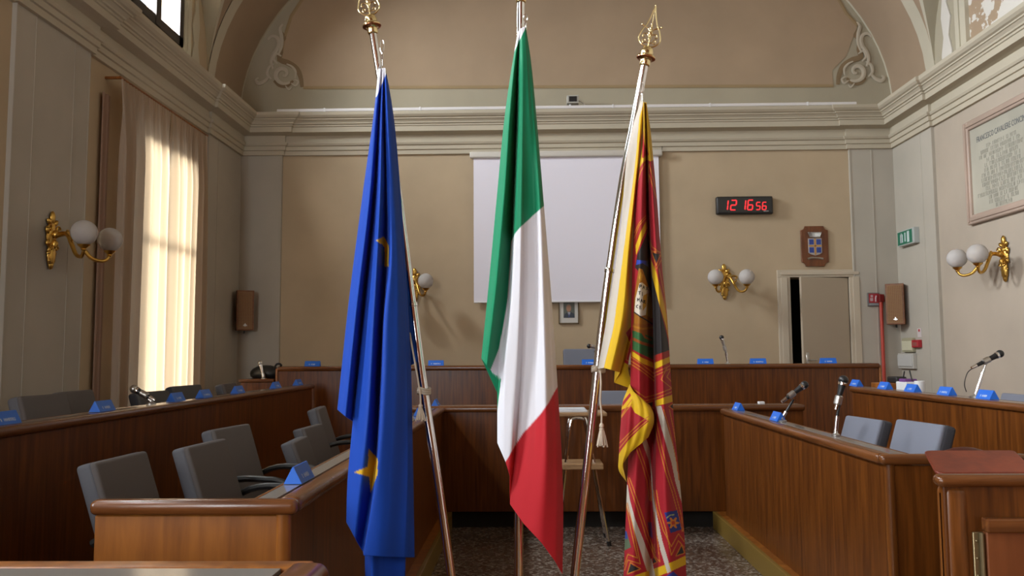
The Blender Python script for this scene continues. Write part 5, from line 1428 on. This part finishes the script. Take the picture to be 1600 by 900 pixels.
def paint_ve_hoist(X, Y):
    C = np.tile(YEL, X.shape + (1,))
    fill(C, in_poly([(978, 520), (988, 508), (990, 575), (975, 566), (984, 535)], X, Y), RED)
    OR = np.array((0.55, 0.20, 0.02)); fill(C, near_line([(986, 530), (978, 562), (990, 568)], X, Y, .6), OR)
    edge = in_poly([(990, 150), (1006, 160), (999, 183), (992, 261), (976, 380), (959, 510), (943, 577), (920, 590), (940, 400)], X, Y)
    fill(C, edge, CREAM); return C


def paint_ve_wave(X, Y):
    C = np.tile(YEL, X.shape + (1,)); P = lambda pts, c: fill(C, in_poly(pts, X, Y), c); OR = np.array((0.55, 0.20, 0.02))
    P([(986, 634), (992, 645), (1004, 652), (1014, 658), (1002, 668), (982, 688), (970, 704), (966, 712), (966, 650), (972, 640)], CRI)
    for d in (0, 5):
        fill(C, near_line([(968, 700 - d * 1.6), (982, 683 - d), (1001, 666 - d * 1.3), (1013, 656 - d)], X, Y, .8), OR)
        fill(C, near_line([(971, 652 - d * .4), (979, 641 - d), (987, 632 - d * 1.5)], X, Y, .8), OR)
    P([(984, 614), (973, 628), (972, 636), (986, 618)], CRI)
    return C


v0 = [(1001, 157, .03), (988, 200, .02), (968, 371, .02), (951, 480, .02), (934, 576, .02)]
v1 = [(1003, 158, .01), (1000, 183, -.01), (992, 261, -.01), (976, 380, -.01), (959, 510, -.01), (944, 575, -.01)]
v2 = [(1005, 159, .0), (1002, 200, -.02), (996, 261, -.03), (983, 380, -.045), (970, 510, -.05), (955, 578, -.045)]
v3 = [(1005, 160, .01), (1004, 200, .0), (999, 261, .01), (990, 380, .02), (985, 510, .015), (969, 582, .01)]
v3b = [(1005, 162, .02), (1005, 200, .01), (1001, 261, .03), (993, 380, .045), (988, 510, .03), (961, 583, .02), (960, 598, .02)]
v3c = [(1006, 162, .03), (1006, 200, .03), (1004, 261, .05), (1000, 380, .06), (995, 510, .045), (985, 590, .035), (1000, 612, .03)]
P1 = [(1005, 160, .0), (1004, 220, -.01), (997, 270, -.01), (989, 380, -.01), (986, 510, -.01), (985, 600, -.01), (984, 660, -.005), (980, 750, .0), (977, 830, .0), (973, 930, .0)]
P2 = [(1006, 160, -.02), (1006, 220, -.04), (1003, 270, -.055), (999, 380, -.06), (997, 510, -.06), (998, 620, -.06), (995, 700, -.055), (991, 800, -.05), (990, 935, -.05)]
P3 = [(1007, 160, -.01), (1008, 220, -.03), (1008, 270, -.035), (1009, 380, -.04), (1010, 510, -.035), (1011, 620, -.03), (1008, 700, -.03), (1007, 800, -.03), (1008, 938, -.03)]
P4 = [(1008, 160, .01), (1010, 220, .01), (1011, 270, .02), (1014, 380, .025), (1018, 460, .025), (1021, 560, .025), (1022, 640, .02), (1018, 760, .02), (1021, 880, .015), (1024, 940, .015)]
P5 = [(1009, 160, .0), (1011, 220, -.01), (1013, 270, -.02), (1017, 380, -.02), (1021, 460, -.025), (1024, 560, -.03), (1026, 640, -.03), (1025, 760, -.03), (1029, 880, -.03), (1033, 940, -.03)]
P6 = [(1010, 160, -.01), (1014, 220, -.03), (1018, 270, -.045), (1025, 380, -.055), (1031, 480, -.06), (1035, 560, -.065), (1038, 640, -.065), (1042, 760, -.06), (1050, 880, -.055), (1054, 938, -.055)]
P7 = [(1010, 160, .01), (1016, 200, .01), (1020, 240, .01), (1028, 330, .01), (1033, 400, .01), (1042, 490, .01), (1049, 600, .01), (1055, 680, .01), (1063, 760, .01), (1069, 830, .01), (1074, 932, .01)]
W0 = [(984, 600, .0), (973, 628, .0), (970, 660, .0), (967, 712, .0), (967, 735, .0), (979, 753, .02)]
W1 = [(985, 603, -.03), (981, 630, -.06), (979, 660, -.075), (978, 695, -.075), (973, 722, -.06), (972, 727, -.05)]
W2 = [(986, 606, -.06), (990, 628, -.075), (993, 655, -.085), (992, 680, -.085), (988, 700, -.075), (985, 707, -.07)]
W3 = [(987, 608, -.07), (998, 622, -.08), (1005, 648, -.095), (1006, 668, -.095), (1004, 684, -.085), (1003, 692, -.08)]
W4 = [(988, 610, -.07), (1004, 624, -.07), (1015, 640, -.085), (1018, 655, -.09), (1016, 670, -.08), (1013, 683, -.07)]
W5 = [(989, 612, -.06), (1008, 627, -.05), (1019, 640, -.05), (1022, 652, -.05), (1021, 664, -.05), (1016, 677, -.05)]


def flag_multi():
    """right flag: hoist strip, main pleats and the turned-over border wave are one cloth"""
    pm = {}
    def paint(X, Y): return pm['f'](X, Y)
    groups = [([v0, v1, v2, v3, v3b, v3c], paint_ve_hoist), ([P1, P2, P3, P4, P5, P6, P7], paint_ve), ([W0, W1, W2, W3, W4, W5], paint_ve_wave)]
    it_ = iter(groups)
    order = [g[1] for g in groups]; cnt = [0]
    def paint2(X, Y):
        f = order[cnt[0]]; cnt[0] += 1; return f(X, Y)
    return flag('lion_flag', 'crimson and yellow flag with a winged lion panel and striped tails on the right pole', [g[0] for g in groups], paint2, nv=1150, per=26, seed=9)


fv = flag_multi()


# ---- clasps, cords and tassels
def clasp(px, py0, py1, label):
    t = thing('flag_clasp', atY(px, py0, YC + 0.01), label, 'clasp', 'chrome clasps at the flag tops')
    a = atY(px, py0, YC + .01); c = atY(px + 1, py1, YC + .01)
    h = (a - c).length; ring = [a + Vector((0.007 * math.cos(q), 0, -h * .25 + h * .25 * math.sin(q))) for q in np.linspace(0, 2 * PI, 16)[:-1]]
    mb = MB(); mb.tube(ring, 0.0018, 6, closed=True); mb.build('ring', M_CHROME, t, smooth=True)
    mb = MB(); mb.tube([a - Vector((0, 0, h * .5)), a - Vector((0, 0, h * .62)), a - Vector((0, 0, h * .75))], [0.002, 0.005, 0.002], 8)
    for i in range(4): mb.ell(a.lerp(c, .78 + i * .07), 0.003, 0.003, 0.0045, 8, 6)
    mb.build('snap_hook', M_CHROME, t, smooth=True)


clasp(597, 62, 102, 'small chrome snap hook above the blue flag'); clasp(821, 22, 46, 'small chrome snap hook above the tricolour flag'); clasp(1003, 128, 161, 'small chrome snap hook above the red and yellow flag')


def tassel_cord(pts, knot, tas0, tas1, label, strands=16):
    kn = Vector(knot); t = thing('tassel_cord', atY(*tas1, YC), label, 'cord', 'cream tassel cords on the flagpoles')
    mb = MB()
    for dz in (-0.007, 0.0, 0.007):
        mb.tube([kn + Vector((0.021 * math.cos(q), 0.021 * math.sin(q), dz + 0.003 * math.sin(2 * q))) for q in np.linspace(0, 2 * PI, 22)[:-1]], 0.0045, 7, closed=True)
    mb.ell(kn + Vector((-0.012, -0.022, 0)), 0.010, 0.008, 0.010, 10, 7); mb.build('knot', M_ROPE, t, smooth=True)
    Q = resample3([atY(x, y, YC - 0.005 if i else YC + 0.02) for i, (x, y) in enumerate(pts)], 20)
    mb = MB(); mb.tube(Q, 0.0032, 8); mb.build('cord', M_ROPE, t, smooth=True)
    a = atY(*tas0, YC - 0.005); c = atY(*tas1, YC - 0.005); h = (a - c).length
    mb = MB(); mb.ell(a - Vector((0, 0, h * .1)), 0.008, 0.008, h * .14, 10, 8)
    mb.tube([a - Vector((0, 0, h * .24)) + Vector((0.0075 * math.cos(q), 0.0075 * math.sin(q), 0)) for q in np.linspace(0, 2 * PI, 12)[:-1]], 0.0018, 6, closed=True)
    hd = mb.build('tassel_head', M_ROPE, t, smooth=True)
    mb = MB(); rn = random.Random(5)
    for k in range(strands * 2):
        q = 2 * PI * k / strands; r1 = (0.017 if k < strands else 0.009) * (0.85 + .3 * rn.random())
        mb.tube([a + Vector((0.004 * math.cos(q), 0.004 * math.sin(q), -h * .2)), a + Vector((r1 * .6 * math.cos(q), r1 * .6 * math.sin(q), -h * .55)), a + Vector((r1 * math.cos(q), r1 * math.sin(q), -h * (.93 + .12 * rn.random())))], 0.0026, 5)
    mb.build('tassel_fringe', M_ROPE, hd, smooth=True)
    return t


tassel_cord([(938, 580), (939, 600), (938, 625), (940, 645), (940, 664)], atY(935, 577, YP), (940, 662), (941, 697), 'cream cord with a bushy tassel tied round the right flagpole')
tassel_cord([(640, 520), (649, 570), (655, 605), (657, 622), (657, 636)], atY(662.5, 611, YP), (657, 632), (656, 657), 'cream cord and tassel tied round the left flagpole beside the blue flag')
